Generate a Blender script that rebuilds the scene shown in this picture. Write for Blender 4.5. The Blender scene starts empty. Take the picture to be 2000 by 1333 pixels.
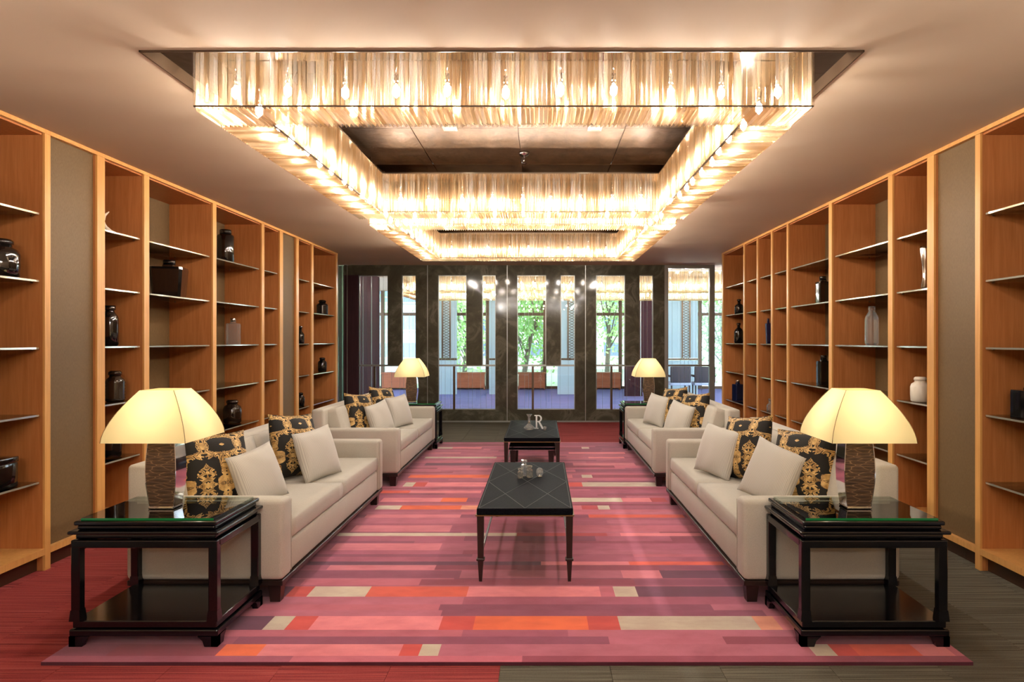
import bpy, bmesh, math, random
from mathutils import Vector
random.seed(7)
R = math.radians
sc = bpy.context.scene
COL = sc.collection

# ------------------------------------------------------------------ camera, world, sun, exposure
cam = bpy.data.cameras.new('camera')
cam.sensor_width = 36.0
cam.lens = 1333.0 / 2000.0 * 36.0
cam.shift_x = -0.029
cam.shift_y = -0.00075
cam.clip_start = 0.05
cam.clip_end = 300
camo = bpy.data.objects.new('camera', cam)
camo.location = (0.185, 0, 1.46)
camo.rotation_euler = (R(90), 0, 0)
COL.objects.link(camo)
sc.camera = camo

world = bpy.data.worlds.new('sky')
sc.world = world
world.use_nodes = True
wn = world.node_tree.nodes
bg = wn['Background']
bg.inputs['Color'].default_value = (0.80, 0.90, 1.0, 1)
bg.inputs['Strength'].default_value = 4.2

sun = bpy.data.lights.new('sun', 'SUN')
sun.energy = 14.0
sun.angle = R(1.0)
sun.color = (1.0, 0.96, 0.90)
suno = bpy.data.objects.new('sun', sun)
suno.rotation_euler = (R(-48), 0, R(-14))
suno.location = (0, 40, 30)
COL.objects.link(suno)

vs = sc.view_settings
vs.view_transform = 'Standard'
vs.look = 'None'
vs.exposure = 0.85
vs.gamma = 1.0
vs.use_curve_mapping = False
cy = sc.cycles
cy.max_bounces = 8
cy.diffuse_bounces = 5
cy.glossy_bounces = 3
cy.transmission_bounces = 6
cy.transparent_max_bounces = 20
cy.sample_clamp_indirect = 4.0
cy.caustics_reflective = False
cy.caustics_refractive = False
cy.use_denoising = True
cy.use_adaptive_sampling = True
cy.adaptive_threshold = 0.1

BULB = 520.0        # radiance of one chandelier bulb
LAMP = 11.0         # radiance of a table lamp bulb
WARM = (1.0, 0.95, 0.89)

# ------------------------------------------------------------------ materials
def lin(r, g, b):
    f = lambda c: (c / 255) / 12.92 if c / 255 <= 0.04045 else (((c / 255) + 0.055) / 1.055) ** 2.4
    return (f(r), f(g), f(b), 1.0)

class M:
    """small node helper around one material"""
    def __init__(s, name):
        s.m = bpy.data.materials.new(name)
        s.m.use_nodes = True
        s.t = s.m.node_tree
        s.b = s.t.nodes['Principled BSDF']
        s.out = s.t.nodes['Material Output']
    def n(s, typ, **kw):
        nd = s.t.nodes.new(typ)
        for k, v in kw.items():
            if k in nd.inputs.keys():
                nd.inputs[k].default_value = v
            else:
                setattr(nd, k, v)
        return nd
    def l(s, a, b):
        s.t.links.new(a, b)
    def obj(s, scale=(1, 1, 1), rot=(0, 0, 0)):
        tc = s.n('ShaderNodeTexCoord')
        mp = s.n('ShaderNodeMapping')
        mp.inputs['Scale'].default_value = scale
        mp.inputs['Rotation'].default_value = rot
        s.l(tc.outputs['Object'], mp.inputs['Vector'])
        return mp.outputs['Vector']
    def noise(s, vec, scale=5, detail=3, rough=0.5, dist=0.0):
        nd = s.n('ShaderNodeTexNoise', Scale=scale, Detail=detail, Roughness=rough, Distortion=dist)
        s.l(vec, nd.inputs['Vector'])
        return nd.outputs['Fac']
    def ramp(s, fac, stops, interp='LINEAR'):
        nd = s.n('ShaderNodeValToRGB')
        cr = nd.color_ramp
        cr.interpolation = interp
        while len(cr.elements) < len(stops):
            cr.elements.new(0.5)
        for e, (p, c) in zip(cr.elements, stops):
            e.position = p
            e.color = c
        s.l(fac, nd.inputs['Fac'])
        return nd.outputs['Color']
    def math(s, op, a, b=None, clamp=False):
        nd = s.n('ShaderNodeMath', operation=op)
        nd.use_clamp = clamp
        for i, v in enumerate((a, b)):
            if v is None: continue
            if isinstance(v, (int, float)): nd.inputs[i].default_value = v
            else: s.l(v, nd.inputs[i])
        return nd.outputs[0]
    def mix(s, fac, a, b, blend='MIX'):
        nd = s.n('ShaderNodeMix', data_type='RGBA', blend_type=blend)
        for i, v in ((0, fac), (6, a), (7, b)):
            if isinstance(v, (int, float, tuple)): nd.inputs[i].default_value = v
            else: s.l(v, nd.inputs[i])
        return nd.outputs[2]
    def bump(s, h, strength=0.2, dist=0.01):
        nd = s.n('ShaderNodeBump', Strength=strength, Distance=dist)
        s.l(h, nd.inputs['Height'])
        s.l(nd.outputs['Normal'], s.b.inputs['Normal'])
    def col(s, c):
        if isinstance(c, tuple): s.b.inputs['Base Color'].default_value = c
        else: s.l(c, s.b.inputs['Base Color'])
    def p(s, rough=0.5, metal=0.0, spec=0.5, coat=0.0, sheen=0.0):
        s.b.inputs['Roughness'].default_value = rough
        s.b.inputs['Metallic'].default_value = metal
        s.b.inputs['Specular IOR Level'].default_value = spec
        s.b.inputs['Coat Weight'].default_value = coat
        s.b.inputs['Coat Roughness'].default_value = 0.08
        s.b.inputs['Sheen Weight'].default_value = sheen
        return s

def plain(name, c, rough=0.5, metal=0.0, spec=0.5, coat=0.0):
    m = M(name); m.col(c); m.p(rough, metal, spec, coat)
    return m.m

def wood(name, a, b, rough=0.38, axis='z', spec=0.4):
    m = M(name)
    s = {'z': (22, 22, 1.2), 'y': (22, 1.2, 22), 'x': (1.2, 22, 22)}[axis]
    v = m.obj(s)
    f = m.noise(v, 2.2, 5, 0.6, 0.6)
    m.col(m.ramp(f, [(0.3, a), (0.7, b)]))
    m.p(rough, 0, spec)
    m.bump(f, 0.04, 0.002)
    return m.m

W_SIDE = wood('veneer_amber', lin(172, 104, 55), lin(194, 125, 72))
W_EDGE_LIT = wood('veneer_edge_lit', lin(206, 148, 82), lin(224, 168, 98), 0.35)  # paler lipping, with the chandelier light on front edges painted in
W_PLINTH = plain('plinth_dark_brown', lin(66, 44, 32), 0.25)
W_BACKROOM = wood('bench_wood', lin(150, 84, 52), lin(176, 104, 66), 0.5, 'x')
W_DARKRED = wood('dark_red_wood', lin(52, 32, 38), lin(64, 40, 46), 0.7, 'z', 0.1)

def fabric(name, a, b, scale=260, rough=0.9, bump=0.25, sheen=0.2):
    m = M(name)
    v = m.obj()
    f = m.noise(v, scale, 2, 0.6)
    g = m.noise(v, 6, 3, 0.5)
    c = m.ramp(f, [(0.3, a), (0.7, b)])
    c = m.mix(0.25, c, m.ramp(g, [(0.3, a), (0.7, b)]))
    m.col(c); m.p(rough, 0, 0.2, 0, sheen)
    m.bump(f, bump, 0.003)
    return m.m

SOFA = fabric('greige_velvet', lin(170, 163, 150), lin(188, 181, 168))
PILLOW_GREY = None
def corduroy():
    m = M('pale_grey_corduroy')
    v = m.obj()
    w = m.n('ShaderNodeTexWave', Scale=38.0, Distortion=0.5, Detail=1.0)
    w.bands_direction = 'X'
    m.l(v, w.inputs['Vector'])
    m.col(m.ramp(w.outputs['Fac'], [(0.0, lin(176, 170, 160)), (1.0, lin(200, 195, 184))]))
    m.p(0.9, 0, 0.2, 0, 0.3)
    m.bump(w.outputs['Fac'], 0.2, 0.002)
    return m.m
PILLOW_GREY = corduroy()

def damask():
    m = M('black_gold_damask')
    tc = m.n('ShaderNodeTexCoord')
    sx = m.n('ShaderNodeSeparateXYZ'); m.l(tc.outputs['Object'], sx.inputs[0])
    # mirror-repeat across the width every 0.24 m, like a woven damask repeat
    u = m.math('PINGPONG', m.math('ADD', sx.outputs['X'], 1.2), 0.12)
    row = m.math('PINGPONG', m.math('ADD', sx.outputs['Z'], 1.23), 0.23)
    cb = m.n('ShaderNodeCombineXYZ'); m.l(u, cb.inputs[0]); m.l(row, cb.inputs[1])
    a = m.noise(cb.outputs[0], 17, 0.6, 0.4, 1.4)
    big = m.noise(cb.outputs[0], 13, 0.0, 0.4, 0.4)
    band = m.math('FRACT', m.math('MULTIPLY', a, 8.0))
    f = m.math('MULTIPLY', m.math('GREATER_THAN', band, 0.34), m.math('GREATER_THAN', big, 0.43))
    f = m.math('MAXIMUM', f, m.math('GREATER_THAN', big, 0.66))
    gold = m.ramp(m.noise(tc.outputs['Object'], 30, 2), [(0.3, lin(150, 112, 58)), (0.7, lin(222, 184, 118))])
    m.col(m.mix(f, lin(24, 21, 18), gold))
    rr = m.math('SUBTRACT', 0.75, m.math('MULTIPLY', f, 0.3)); m.l(rr, m.b.inputs['Roughness'])
    m.b.inputs['Specular IOR Level'].default_value = 0.35
    m.bump(f, 0.25, 0.003)
    return m.m
DAMASK = damask()

def taupe():
    m = M('taupe_wallcovering')
    v = m.obj((60, 60, 9))
    f = m.noise(v, 6, 3, 0.6)
    m.col(m.ramp(f, [(0.25, lin(98, 76, 48)), (0.75, lin(122, 98, 67))]))
    m.p(0.5, 0.0, 0.3)
    m.bump(f, 0.1, 0.002)
    return m.m
TAUPE = taupe()

def paint():
    m = M('ceiling_paint')
    f = m.noise(m.obj(), 1.2, 2)
    m.col(m.ramp(f, [(0.3, lin(208, 184, 158)), (0.7, lin(213, 190, 164))]))
    m.p(0.85, 0, 0.2)
    return m.m
PAINT = paint()
WALLPAINT = plain('wall_paint', lin(196, 172, 146), 0.8)

def bronze():
    m = M('brushed_bronze')
    f = m.noise(m.obj((3, 1, 3)), 3, 4, 0.6, 0.5)
    m.col(m.ramp(f, [(0.3, lin(104, 82, 62)), (0.7, lin(136, 111, 86))]))
    m.p(0.5, 0.75)
    m.bump(m.noise(m.obj(), 7, 3, 0.5, 1.0), 0.25, 0.03)
    return m.m
BRONZE = bronze()
BRONZE_MIRROR = plain('polished_bronze', lin(112, 88, 68), 0.08, 1.0)
DARK_TRIM = plain('dark_bronze_trim', lin(84, 66, 50), 0.35, 0.6)
CHROME = plain('chrome', lin(225, 225, 228), 0.06, 1.0)
BRASS = plain('dull_brass', lin(150, 124, 84), 0.3, 0.9)
ALU = plain('grey_aluminium', lin(150, 152, 148), 0.35, 0.7)
LACQUER = plain('black_lacquer', lin(9, 9, 14), 0.16, 0, 0.4, 0.15)
DARKWOOD = plain('espresso_wood', lin(38, 26, 22), 0.3, 0, 0.4)
INLAY = plain('inlay_line', lin(46, 44, 46), 0.5, 0, 0.1)
SMOKED = plain('black_glass', lin(14, 12, 12), 0.06, 0, 0.8, 0.5)
BROWN_GLASS = plain('dark_amber_glass', lin(34, 22, 16), 0.08, 0, 0.8, 0.5)
BLUE_GLASS = plain('midnight_blue_glaze', lin(22, 30, 62), 0.1, 0, 0.8, 0.5)
SILVER = plain('hammered_silver', lin(214, 208, 196), 0.15, 1.0)
BRIGHT_SILVER = plain('bright_satin_silver', lin(232, 230, 228), 0.3, 0.25)
WHITE_CERAMIC = plain('white_ceramic', lin(226, 216, 198), 0.3)
HORN = plain('pale_horn', lin(222, 206, 180), 0.4)

def leather_top():
    m = M('black_leather_top')
    f = m.noise(m.obj(), 90, 3)
    m.col(m.ramp(f, [(0.3, lin(10, 11, 15)), (0.7, lin(20, 21, 26))]))
    m.p(0.5, 0, 0.015)
    m.bump(f, 0.06, 0.001)
    return m.m
LEATHER = leather_top()

def croc():
    m = M('brown_crocodile_leather')
    v = m.obj((24, 24, 120))
    nz = m.n('ShaderNodeTexNoise', Scale=0.35, Detail=2.0)
    m.l(v, nz.inputs['Vector'])
    ad = m.n('ShaderNodeMix', data_type='VECTOR'); ad.inputs[0].default_value = 0.45
    m.l(v, ad.inputs[4]); m.l(nz.outputs['Color'], ad.inputs[5])
    vo = m.n('ShaderNodeTexVoronoi', Scale=1.0); vo.feature = 'DISTANCE_TO_EDGE'
    m.l(ad.outputs[1], vo.inputs['Vector'])
    m.col(m.ramp(vo.outputs['Distance'], [(0.0, lin(140, 112, 78)), (0.05, lin(80, 60, 44)), (0.4, lin(64, 47, 36))]))
    m.p(0.35, 0, 0.5)
    m.bump(vo.outputs['Distance'], 0.5, 0.004)
    return m.m
CROC = croc()

def thin_glass(name, tint, gloss=0.08, rough=0.0, milky=0.0):
    """clear sheet: see-through with a mirror-like sheen that grows at grazing angles"""
    m = M(name)
    m.t.nodes.remove(m.b)
    tr = m.n('ShaderNodeBsdfTransparent'); tr.inputs[0].default_value = tint
    gl = m.n('ShaderNodeBsdfGlossy'); gl.inputs['Roughness'].default_value = rough
    lw = m.n('ShaderNodeFresnel', IOR=1.5)
    f = m.math('ADD', lw.outputs[0], gloss, True)
    mx = m.n('ShaderNodeMixShader')
    m.l(f, mx.inputs[0]); m.l(tr.outputs[0], mx.inputs[1]); m.l(gl.outputs[0], mx.inputs[2])
    res = mx
    if milky:      # internal facets scatter a little white light
        df = m.n('ShaderNodeBsdfTranslucent'); df.inputs[0].default_value = (0.95, 0.95, 0.95, 1)
        d2 = m.n('ShaderNodeBsdfDiffuse'); d2.inputs[0].default_value = (0.95, 0.95, 0.95, 1)
        ad = m.n('ShaderNodeMixShader'); m.l(df.outputs[0], ad.inputs[1]); m.l(d2.outputs[0], ad.inputs[2])
        res = m.n('ShaderNodeMixShader'); res.inputs[0].default_value = milky
        m.l(mx.outputs[0], res.inputs[1]); m.l(ad.outputs[0], res.inputs[2])
    m.l(res.outputs[0], m.out.inputs['Surface'])
    return m.m
GLASS_SHELF = thin_glass('shelf_glass', (0.86, 0.90, 0.87, 1), 0.05)
GLASS_EDGE = plain('polished_glass_edge', lin(196, 190, 172), 0.1, 0.6)
GLASS_PANE = thin_glass('partition_glass', (0.90, 0.94, 0.95, 1), 0.02)
GLASS_TOP = thin_glass('table_glass', (0.80, 0.88, 0.82, 1), 0.10)
GREEN_EDGE = plain('green_glass_edge', lin(22, 120, 62), 0.1)
CLEAR = thin_glass('clear_crystal', (0.96, 0.97, 0.97, 1), 0.10, 0.03, 0.16)
SMOKY_CLEAR = thin_glass('smoky_crystal', (0.86, 0.83, 0.76, 1), 0.12, 0.03, 0.12)

def crystal():
    m = M('crystal_rod_glass')
    m.t.nodes.remove(m.b)
    ge = m.n('ShaderNodeNewGeometry')
    oi = m.n('ShaderNodeObjectInfo')
    rnd = m.math('FRACT', m.math('ADD', ge.outputs['Random Per Island'], oi.outputs['Random']))
    tint = m.ramp(rnd, [(0.0, lin(226, 192, 146)), (0.35, lin(250, 230, 196)), (0.65, lin(255, 250, 240)), (0.9, lin(244, 220, 186)), (1.0, lin(206, 168, 122))])
    clear = m.ramp(rnd, [(0.0, lin(244, 238, 230)), (0.5, lin(254, 252, 250)), (1.0, lin(232, 224, 212))])
    tr = m.n('ShaderNodeBsdfTransparent'); m.l(clear, tr.inputs[0])
    tl = m.n('ShaderNodeBsdfTranslucent'); m.l(tint, tl.inputs[0])
    gl = m.n('ShaderNodeBsdfGlossy'); gl.inputs['Roughness'].default_value = 0.28; gl.inputs['Color'].default_value = lin(246, 216, 172)
    fr = m.n('ShaderNodeFresnel', IOR=1.6)
    a = m.n('ShaderNodeMixShader')
    m.l(m.math('ADD', 0.005, m.math('MULTIPLY', m.math('POWER', rnd, 2.0), 0.046)), a.inputs[0])
    m.l(tr.outputs[0], a.inputs[1]); m.l(tl.outputs[0], a.inputs[2])
    b = m.n('ShaderNodeMixShader')
    m.l(m.math('ADD', m.math('MULTIPLY', fr.outputs[0], 0.6), 0.05, True), b.inputs[0])
    m.l(a.outputs[0], b.inputs[1]); m.l(gl.outputs[0], b.inputs[2])
    m.l(b.outputs[0], m.out.inputs['Surface'])
    return m.m
CRYSTAL = crystal()

def emit(name, c, s):
    m = M(name)
    m.t.nodes.remove(m.b)
    e = m.n('ShaderNodeEmission'); e.inputs[0].default_value = (*c, 1); e.inputs[1].default_value = s
    m.l(e.outputs[0], m.out.inputs['Surface'])
    return m.m
BULB_M = emit('halogen_bulb', WARM, BULB)
LAMP_M = emit('lamp_bulb', (1.0, 0.84, 0.55), LAMP)
UP_M = emit('fill_uplighter_bulb', WARM, 430.0)  # glow of the added uplighters out of view
DOWN_M = emit('downlight_lens', (1.0, 0.88, 0.7), 1.2)

def shade_mat(name, c):
    m = M(name)
    m.t.nodes.remove(m.b)
    tl = m.n('ShaderNodeBsdfTranslucent'); tl.inputs[0].default_value = c
    df = m.n('ShaderNodeBsdfDiffuse'); df.inputs[0].default_value = c
    a = m.n('ShaderNodeMixShader'); a.inputs[0].default_value = 0.35
    m.l(tl.outputs[0], a.inputs[1]); m.l(df.outputs[0], a.inputs[2])
    m.l(a.outputs[0], m.out.inputs['Surface'])
    return m.m
SHADE = shade_mat('cream_lampshade', lin(250, 238, 196))
FROST = shade_mat('frosted_glass', lin(216, 232, 238))

def stone():
    m = M('dark_polished_marble')
    v = m.obj()
    f = m.noise(v, 2.5, 6, 0.65, 1.2)
    m.col(m.ramp(f, [(0.3, lin(60, 58, 48)), (0.52, lin(76, 73, 61)), (0.62, lin(98, 95, 82)), (0.7, lin(70, 67, 56))]))
    m.p(0.08, 0, 0.22)
    return m.m
STONE = stone()

def carpet(name, cs):
    m = M(name)
    tc = m.n('ShaderNodeTexCoord')
    oi = m.n('ShaderNodeObjectInfo')
    mp = m.n('ShaderNodeMapping'); mp.inputs['Scale'].default_value = (1.2, 95, 1)
    m.l(tc.outputs['Object'], mp.inputs['Vector'])
    off = m.n('ShaderNodeVectorMath', operation='ADD')
    cb = m.n('ShaderNodeCombineXYZ')
    m.l(m.math('MULTIPLY', oi.outputs['Random'], 37.0), cb.inputs[0])
    m.l(mp.outputs[0], off.inputs[0]); m.l(cb.outputs[0], off.inputs[1])
    f = m.noise(off.outputs[0], 1.0, 2, 0.7)
    g = m.noise(tc.outputs['Object'], 420, 1)
    c = m.ramp(f, [(0.3, cs[0]), (0.45, cs[1]), (0.55, cs[2]), (0.7, cs[3])])
    c = m.mix(0.3, c, m.ramp(g, [(0.2, cs[0]), (0.8, cs[3])]))
    m.col(c); m.p(0.95, 0, 0.1)
    m.bump(m.math('ADD', f, g), 0.3, 0.003)
    return m.m
CARPET_RED = carpet('red_striped_carpet', [lin(96, 38, 40), lin(140, 50, 54), lin(164, 66, 66), lin(178, 96, 88)])
CARPET_GREY = carpet('olive_grey_striped_carpet', [lin(54, 50, 42), lin(84, 80, 70), lin(106, 102, 90), lin(128, 122, 106)])
CARPET_BLUE = carpet('slate_blue_carpet', [lin(92, 100, 150), lin(112, 122, 176), lin(128, 134, 190), lin(146, 140, 190)])

def rug_mat():
    m = M('tufted_wool_rug')
    at = m.n('ShaderNodeVertexColor'); at.layer_name = 'tuft'
    v = m.obj((1, 1.8, 1))
    g = m.noise(v, 5, 4, 0.6)
    f = m.noise(m.obj(), 300, 2)
    c = m.mix(m.math('MULTIPLY', m.math('SUBTRACT', g, 0.38, True), 1.5, True), at.outputs['Color'], m.mix(1.0, at.outputs['Color'], lin(206, 168, 184), 'MULTIPLY'))
    c = m.mix(m.math('MULTIPLY', f, 0.28), c, m.mix(1.0, c, lin(120, 110, 120), 'MULTIPLY'))
    m.col(c); m.p(0.95, 0, 0.1, 0, 0.25)
    m.bump(m.math('ADD', f, m.math('MULTIPLY', g, 0.6)), 0.35, 0.005)
    return m.m
RUG = rug_mat()
LEAF = [plain('leaf_fresh_green', lin(120, 168, 84), 0.6), plain('leaf_pale_green', lin(158, 196, 120), 0.6)]
BARK = plain('bark_grey', lin(96, 88, 80), 0.9)
FACADE = plain('pale_facade', lin(222, 214, 212), 0.8)
FACADE2 = plain('grey_facade', lin(196, 202, 212), 0.8)
WINDOW_DARK = plain('facade_window_blue', lin(120, 136, 160), 0.2)
GROUND = plain('outdoor_ground', lin(150, 160, 130), 0.9)
CHAIR_FAB = plain('charcoal_upholstery', lin(58, 56, 62), 0.8)
CHAIR_SEAT = plain('pale_blue_seat', lin(168, 184, 206), 0.7)

# ------------------------------------------------------------------ geometry helpers
_cache = {}
def finish(me, mat, smooth=False):
    if mat is not None: me.materials.append(mat)
    if smooth:
        me.polygons.foreach_set('use_smooth', [True] * len(me.polygons))
    me.update()
    return me

def pymesh(name, verts, faces, mat, smooth=False):
    me = bpy.data.meshes.new(name)
    me.from_pydata(verts, [], faces)
    return finish(me, mat, smooth)

def box(dx, dy, dz, mat, bev=0.0, seg=2, smooth=None):
    """box centred in x,y, standing on z = 0"""
    key = ('box', round(dx, 4), round(dy, 4), round(dz, 4), mat.name, bev, seg)
    if key in _cache: return _cache[key]
    bm = bmesh.new()
    bmesh.ops.create_cube(bm, size=1)
    bmesh.ops.scale(bm, vec=(dx, dy, dz), verts=bm.verts)
    bmesh.ops.translate(bm, vec=(0, 0, dz / 2), verts=bm.verts)
    if bev:
        bmesh.ops.bevel(bm, geom=list(bm.edges), offset=bev, segments=seg, profile=0.5, affect='EDGES')
    me = bpy.data.meshes.new('box'); bm.to_mesh(me); bm.free()
    _cache[key] = finish(me, mat, bool(bev) if smooth is None else smooth)
    if bev and seg > 1:
        pass
    return _cache[key]

def taper(b, t, h, mat, bev=0.0):
    """square post, half widths b (bottom) -> t (top); each a pair or number"""
    bx, by = b if isinstance(b, tuple) else (b, b)
    tx, ty = t if isinstance(t, tuple) else (t, t)
    key = ('tap', bx, by, tx, ty, h, mat.name, bev)
    if key in _cache: return _cache[key]
    v = [(-bx, -by, 0), (bx, -by, 0), (bx, by, 0), (-bx, by, 0), (-tx, -ty, h), (tx, -ty, h), (tx, ty, h), (-tx, ty, h)]
    f = [(3, 2, 1, 0), (4, 5, 6, 7), (0, 1, 5, 4), (1, 2, 6, 5), (2, 3, 7, 6), (3, 0, 4, 7)]
    _cache[key] = pymesh('post', v, f, mat)
    return _cache[key]

def lathe(prof, mat, seg=24, sq=0.0, smooth=True):
    """profile [(r, z)...]; sq > 0 pushes the round section towards a square one"""
    v, f = [], []
    for r, z in prof:
        for i in range(seg):
            a = 2 * math.pi * (i + 0.5) / seg
            c, s_ = math.cos(a), math.sin(a)
            k = 1.0
            if sq: k = 1 + sq * (1 / max(abs(c), abs(s_)) - 1)
            v.append((r * k * c, r * k * s_, z))
    n = len(prof)
    for j in range(n - 1):
        for i in range(seg):
            i2 = (i + 1) % seg
            f.append((j * seg + i, j * seg + i2, (j + 1) * seg + i2, (j + 1) * seg + i))
    f.append(tuple(reversed(range(seg))))
    f.append(tuple((n - 1) * seg + i for i in range(seg)))
    me = pymesh('lathe', v, f, mat, smooth)
    return me

def tube(pts, r, mat, seg=8):
    """round bar along points"""
    v, f = [], []
    rr = r if isinstance(r, (list, tuple)) else [r] * len(pts)
    P = [Vector(p) for p in pts]
    for i, p in enumerate(P):
        d = (P[min(i + 1, len(P) - 1)] - P[max(i - 1, 0)]).normalized()
        u = d.cross(Vector((0, 0, 1)))
        if u.length < 1e-3: u = Vector((1, 0, 0))
        u.normalize(); w = d.cross(u)
        for k in range(seg):
            a = 2 * math.pi * k / seg
            v.append(tuple(p + (u * math.cos(a) + w * math.sin(a)) * rr[i]))
    for i in range(len(P) - 1):
        for k in range(seg):
            k2 = (k + 1) % seg
            f.append((i * seg + k, i * seg + k2, (i + 1) * seg + k2, (i + 1) * seg + k))
    f.append(tuple(reversed(range(seg)))); f.append(tuple((len(P) - 1) * seg + k for k in range(seg)))
    return pymesh('bar', v, f, mat, True)

def ob(name, me, parent=None, loc=(0, 0, 0), rot=(0, 0, 0)):
    o = bpy.data.objects.new(name, me)
    o.location = loc; o.rotation_euler = rot
    COL.objects.link(o)
    if parent is not None: o.parent = parent
    return o

def tag(o, label, cat, group=None):
    o['label'] = label; o['category'] = cat
    if group: o['group'] = group
    return o

def thing(name, label, cat, loc=(0, 0, 0), rz=0.0, group=None):
    o = ob(name, None, None, loc, (0, 0, rz))
    return tag(o, label, cat, group)

def struct(name, me, loc=(0, 0, 0), label=None):
    o = ob(name, me, None, loc)
    o['kind'] = 'structure'
    if label: o['label'] = label
    return o

def clone(root, loc, rz=None, label=None, group=None):
    r = root.copy(); COL.objects.link(r); r.location = loc
    if rz is not None: r.rotation_euler = (0, 0, rz)
    if label: r['label'] = label
    if group: r['group'] = group
    for ch in list(root.children):
        c = ch.copy(); COL.objects.link(c); c.parent = r
        for g in list(ch.children):
            d = g.copy(); COL.objects.link(d); d.parent = c
    return r

def multi_box(boxes, mat):
    """several boxes (x0,x1,y0,y1,z0,z1) as one mesh"""
    v, f = [], []
    for x0, x1, y0, y1, z0, z1 in boxes:
        b = len(v)
        v += [(x0, y0, z0), (x1, y0, z0), (x1, y1, z0), (x0, y1, z0), (x0, y0, z1), (x1, y0, z1), (x1, y1, z1), (x0, y1, z1)]
        f += [tuple(b + i for i in q) for q in ((3, 2, 1, 0), (4, 5, 6, 7), (0, 1, 5, 4), (1, 2, 6, 5), (2, 3, 7, 6), (3, 0, 4, 7))]
    return pymesh('boxes', v, f, mat)

def abox(x0, x1, y0, y1, z0, z1, mat):
    return multi_box([(x0, x1, y0, y1, z0, z1)], mat)

# ------------------------------------------------------------------ room shell
CEIL = 2.80
HALF = 3.45          # half width of the room behind the bookcases
REAR, BACK = -4.2, 12.16
# recesses in the ceiling: y0, y1 (x is always +-1.675)
RX = 1.675
RECESS = [(-3.55, -0.25), (3.15, 6.44), (6.52, 9.81)]
RTOP = 3.12

ys = [REAR]
for a, b in RECESS: ys += [a, b]
ys.append(BACK + 0.12)
slabs = []
for i in range(0, len(ys), 2):
    slabs.append((-RX, RX, ys[i], ys[i + 1], CEIL, CEIL + 0.06))
slabs += [(-HALF, -RX, REAR, BACK + 0.12, CEIL, CEIL + 0.06), (RX, HALF, REAR, BACK + 0.12, CEIL, CEIL + 0.06)]
ceiling = struct('ceiling', multi_box(slabs, PAINT), label='warm beige painted ceiling with two recessed chandelier trays')
for n, (a, b) in enumerate(RECESS):
    zc = CEIL + 0.06
    for nm, bx in (('recess_side', (-RX - 0.02, -RX, a, b, zc, RTOP)), ('recess_side', (RX, RX + 0.02, a, b, zc, RTOP)),
                   ('recess_side', (-RX, RX, a - 0.02, a, zc, RTOP)), ('recess_side', (-RX, RX, b, b + 0.02, zc, RTOP))):
        ob(nm, abox(*bx, BRONZE_MIRROR), ceiling)
    t = 0.035
    for bx in ((-RX, -RX + 0.006, a, b, CEIL - 0.008, CEIL + 0.06), (RX - 0.006, RX, a, b, CEIL - 0.008, CEIL + 0.06),
               (-RX, RX, a, a + 0.006, CEIL - 0.008, CEIL + 0.06), (-RX, RX, b - 0.006, b, CEIL - 0.008, CEIL + 0.06)):
        ob('recess_trim', abox(*bx, DARK_TRIM), ceiling)
    # bronze plates that line the top of the recess
    nx, ny = 4, 3
    for i in range(nx):
        for j in range(ny):
            w, d = 2 * RX / nx, (b - a) / ny
            pl = box(w - 0.006, d - 0.006, 0.02, BRONZE)
            ob('recess_plate', pl, ceiling, (-RX + w * (i + 0.5), a + d * (j + 0.5), RTOP))
    ob('recess_backing', abox(-RX, RX, a, b, RTOP + 0.022, RTOP + 0.04, DARK_TRIM), ceiling)

floor = struct('floor', abox(-HALF, HALF, REAR, BACK + 0.1, -0.08, -0.006, CARPET_GREY), label='striped carpet tile floor in red and olive grey quarters')
TL = 0.49
tile_red = box(TL - 0.002, TL - 0.002, 0.0058, CARPET_RED)
tile_grey = box(TL - 0.002, TL - 0.002, 0.0058, CARPET_GREY)
for i in range(-7, 7):
    for j in range(-2, 25):
        x, y = (i + 0.5) * TL, 0.15 + (j + 0.5) * TL
        if abs(x) < 1.7 and 3.6 < y < 9.2: continue        # wholly under the rug
        if y < 2.2: continue
        red = (x < 0) == (y < 6.5)
        ob('carpet_tile', tile_red if red else tile_grey, floor, (x, y, -0.0058 + random.uniform(-0.0004, 0)))

struct('wall_left', abox(-HALF - 0.1, -HALF, REAR, BACK, 0, RTOP, WALLPAINT), label='beige wall behind the shelving on one side')
struct('wall_right', abox(HALF, HALF + 0.1, REAR, BACK, 0, RTOP, WALLPAINT), label='beige wall behind the shelving on the other side')
struct('wall_rear', abox(-HALF, HALF, REAR - 0.1, REAR, 0, RTOP, WALLPAINT), label='beige wall behind the viewer')

# ------------------------------------------------------------------ marble screen wall with slot openings at the far end
wb = struct('wall_back', None, (0, BACK, 0), label='polished dark marble screen wall with tall slot openings')
MODS = [(-3.08, -2.06, -2.56, -2.31), (-1.66, -0.636, -1.156, -0.877), (-0.253, 0.778, 0.264, 0.523), (1.152, 2.174, 1.672, 1.924)]
ZT, ZR, ZB = 2.62, 1.013, 0.22
TH = 0.11
def wp(name, x0, x1, z0, z1, mat=STONE, y0=0.0, y1=TH):
    return ob(name, abox(x0, x1, y0, y1, z0, z1, mat), wb)
edges = [-3.08] + [e for m_ in MODS for e in m_[:2]][1:]
wp('lintel', -3.34, -1.853, ZT, CEIL); wp('lintel', -1.847, -0.433, ZT, CEIL); wp('lintel', -0.427, 0.962, ZT, CEIL); wp('lintel', 0.968, 2.374, ZT, CEIL)
wp('plinth_course', -3.34, -1.853, 0, ZB); wp('plinth_course', -1.847, -0.433, 0, ZB); wp('plinth_course', -0.427, 0.962, 0, ZB); wp('plinth_course', 0.968, 2.374, 0, ZB)
wp('timber_jamb', -3.336, -3.08, ZB, ZT, W_DARKRED)
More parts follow.
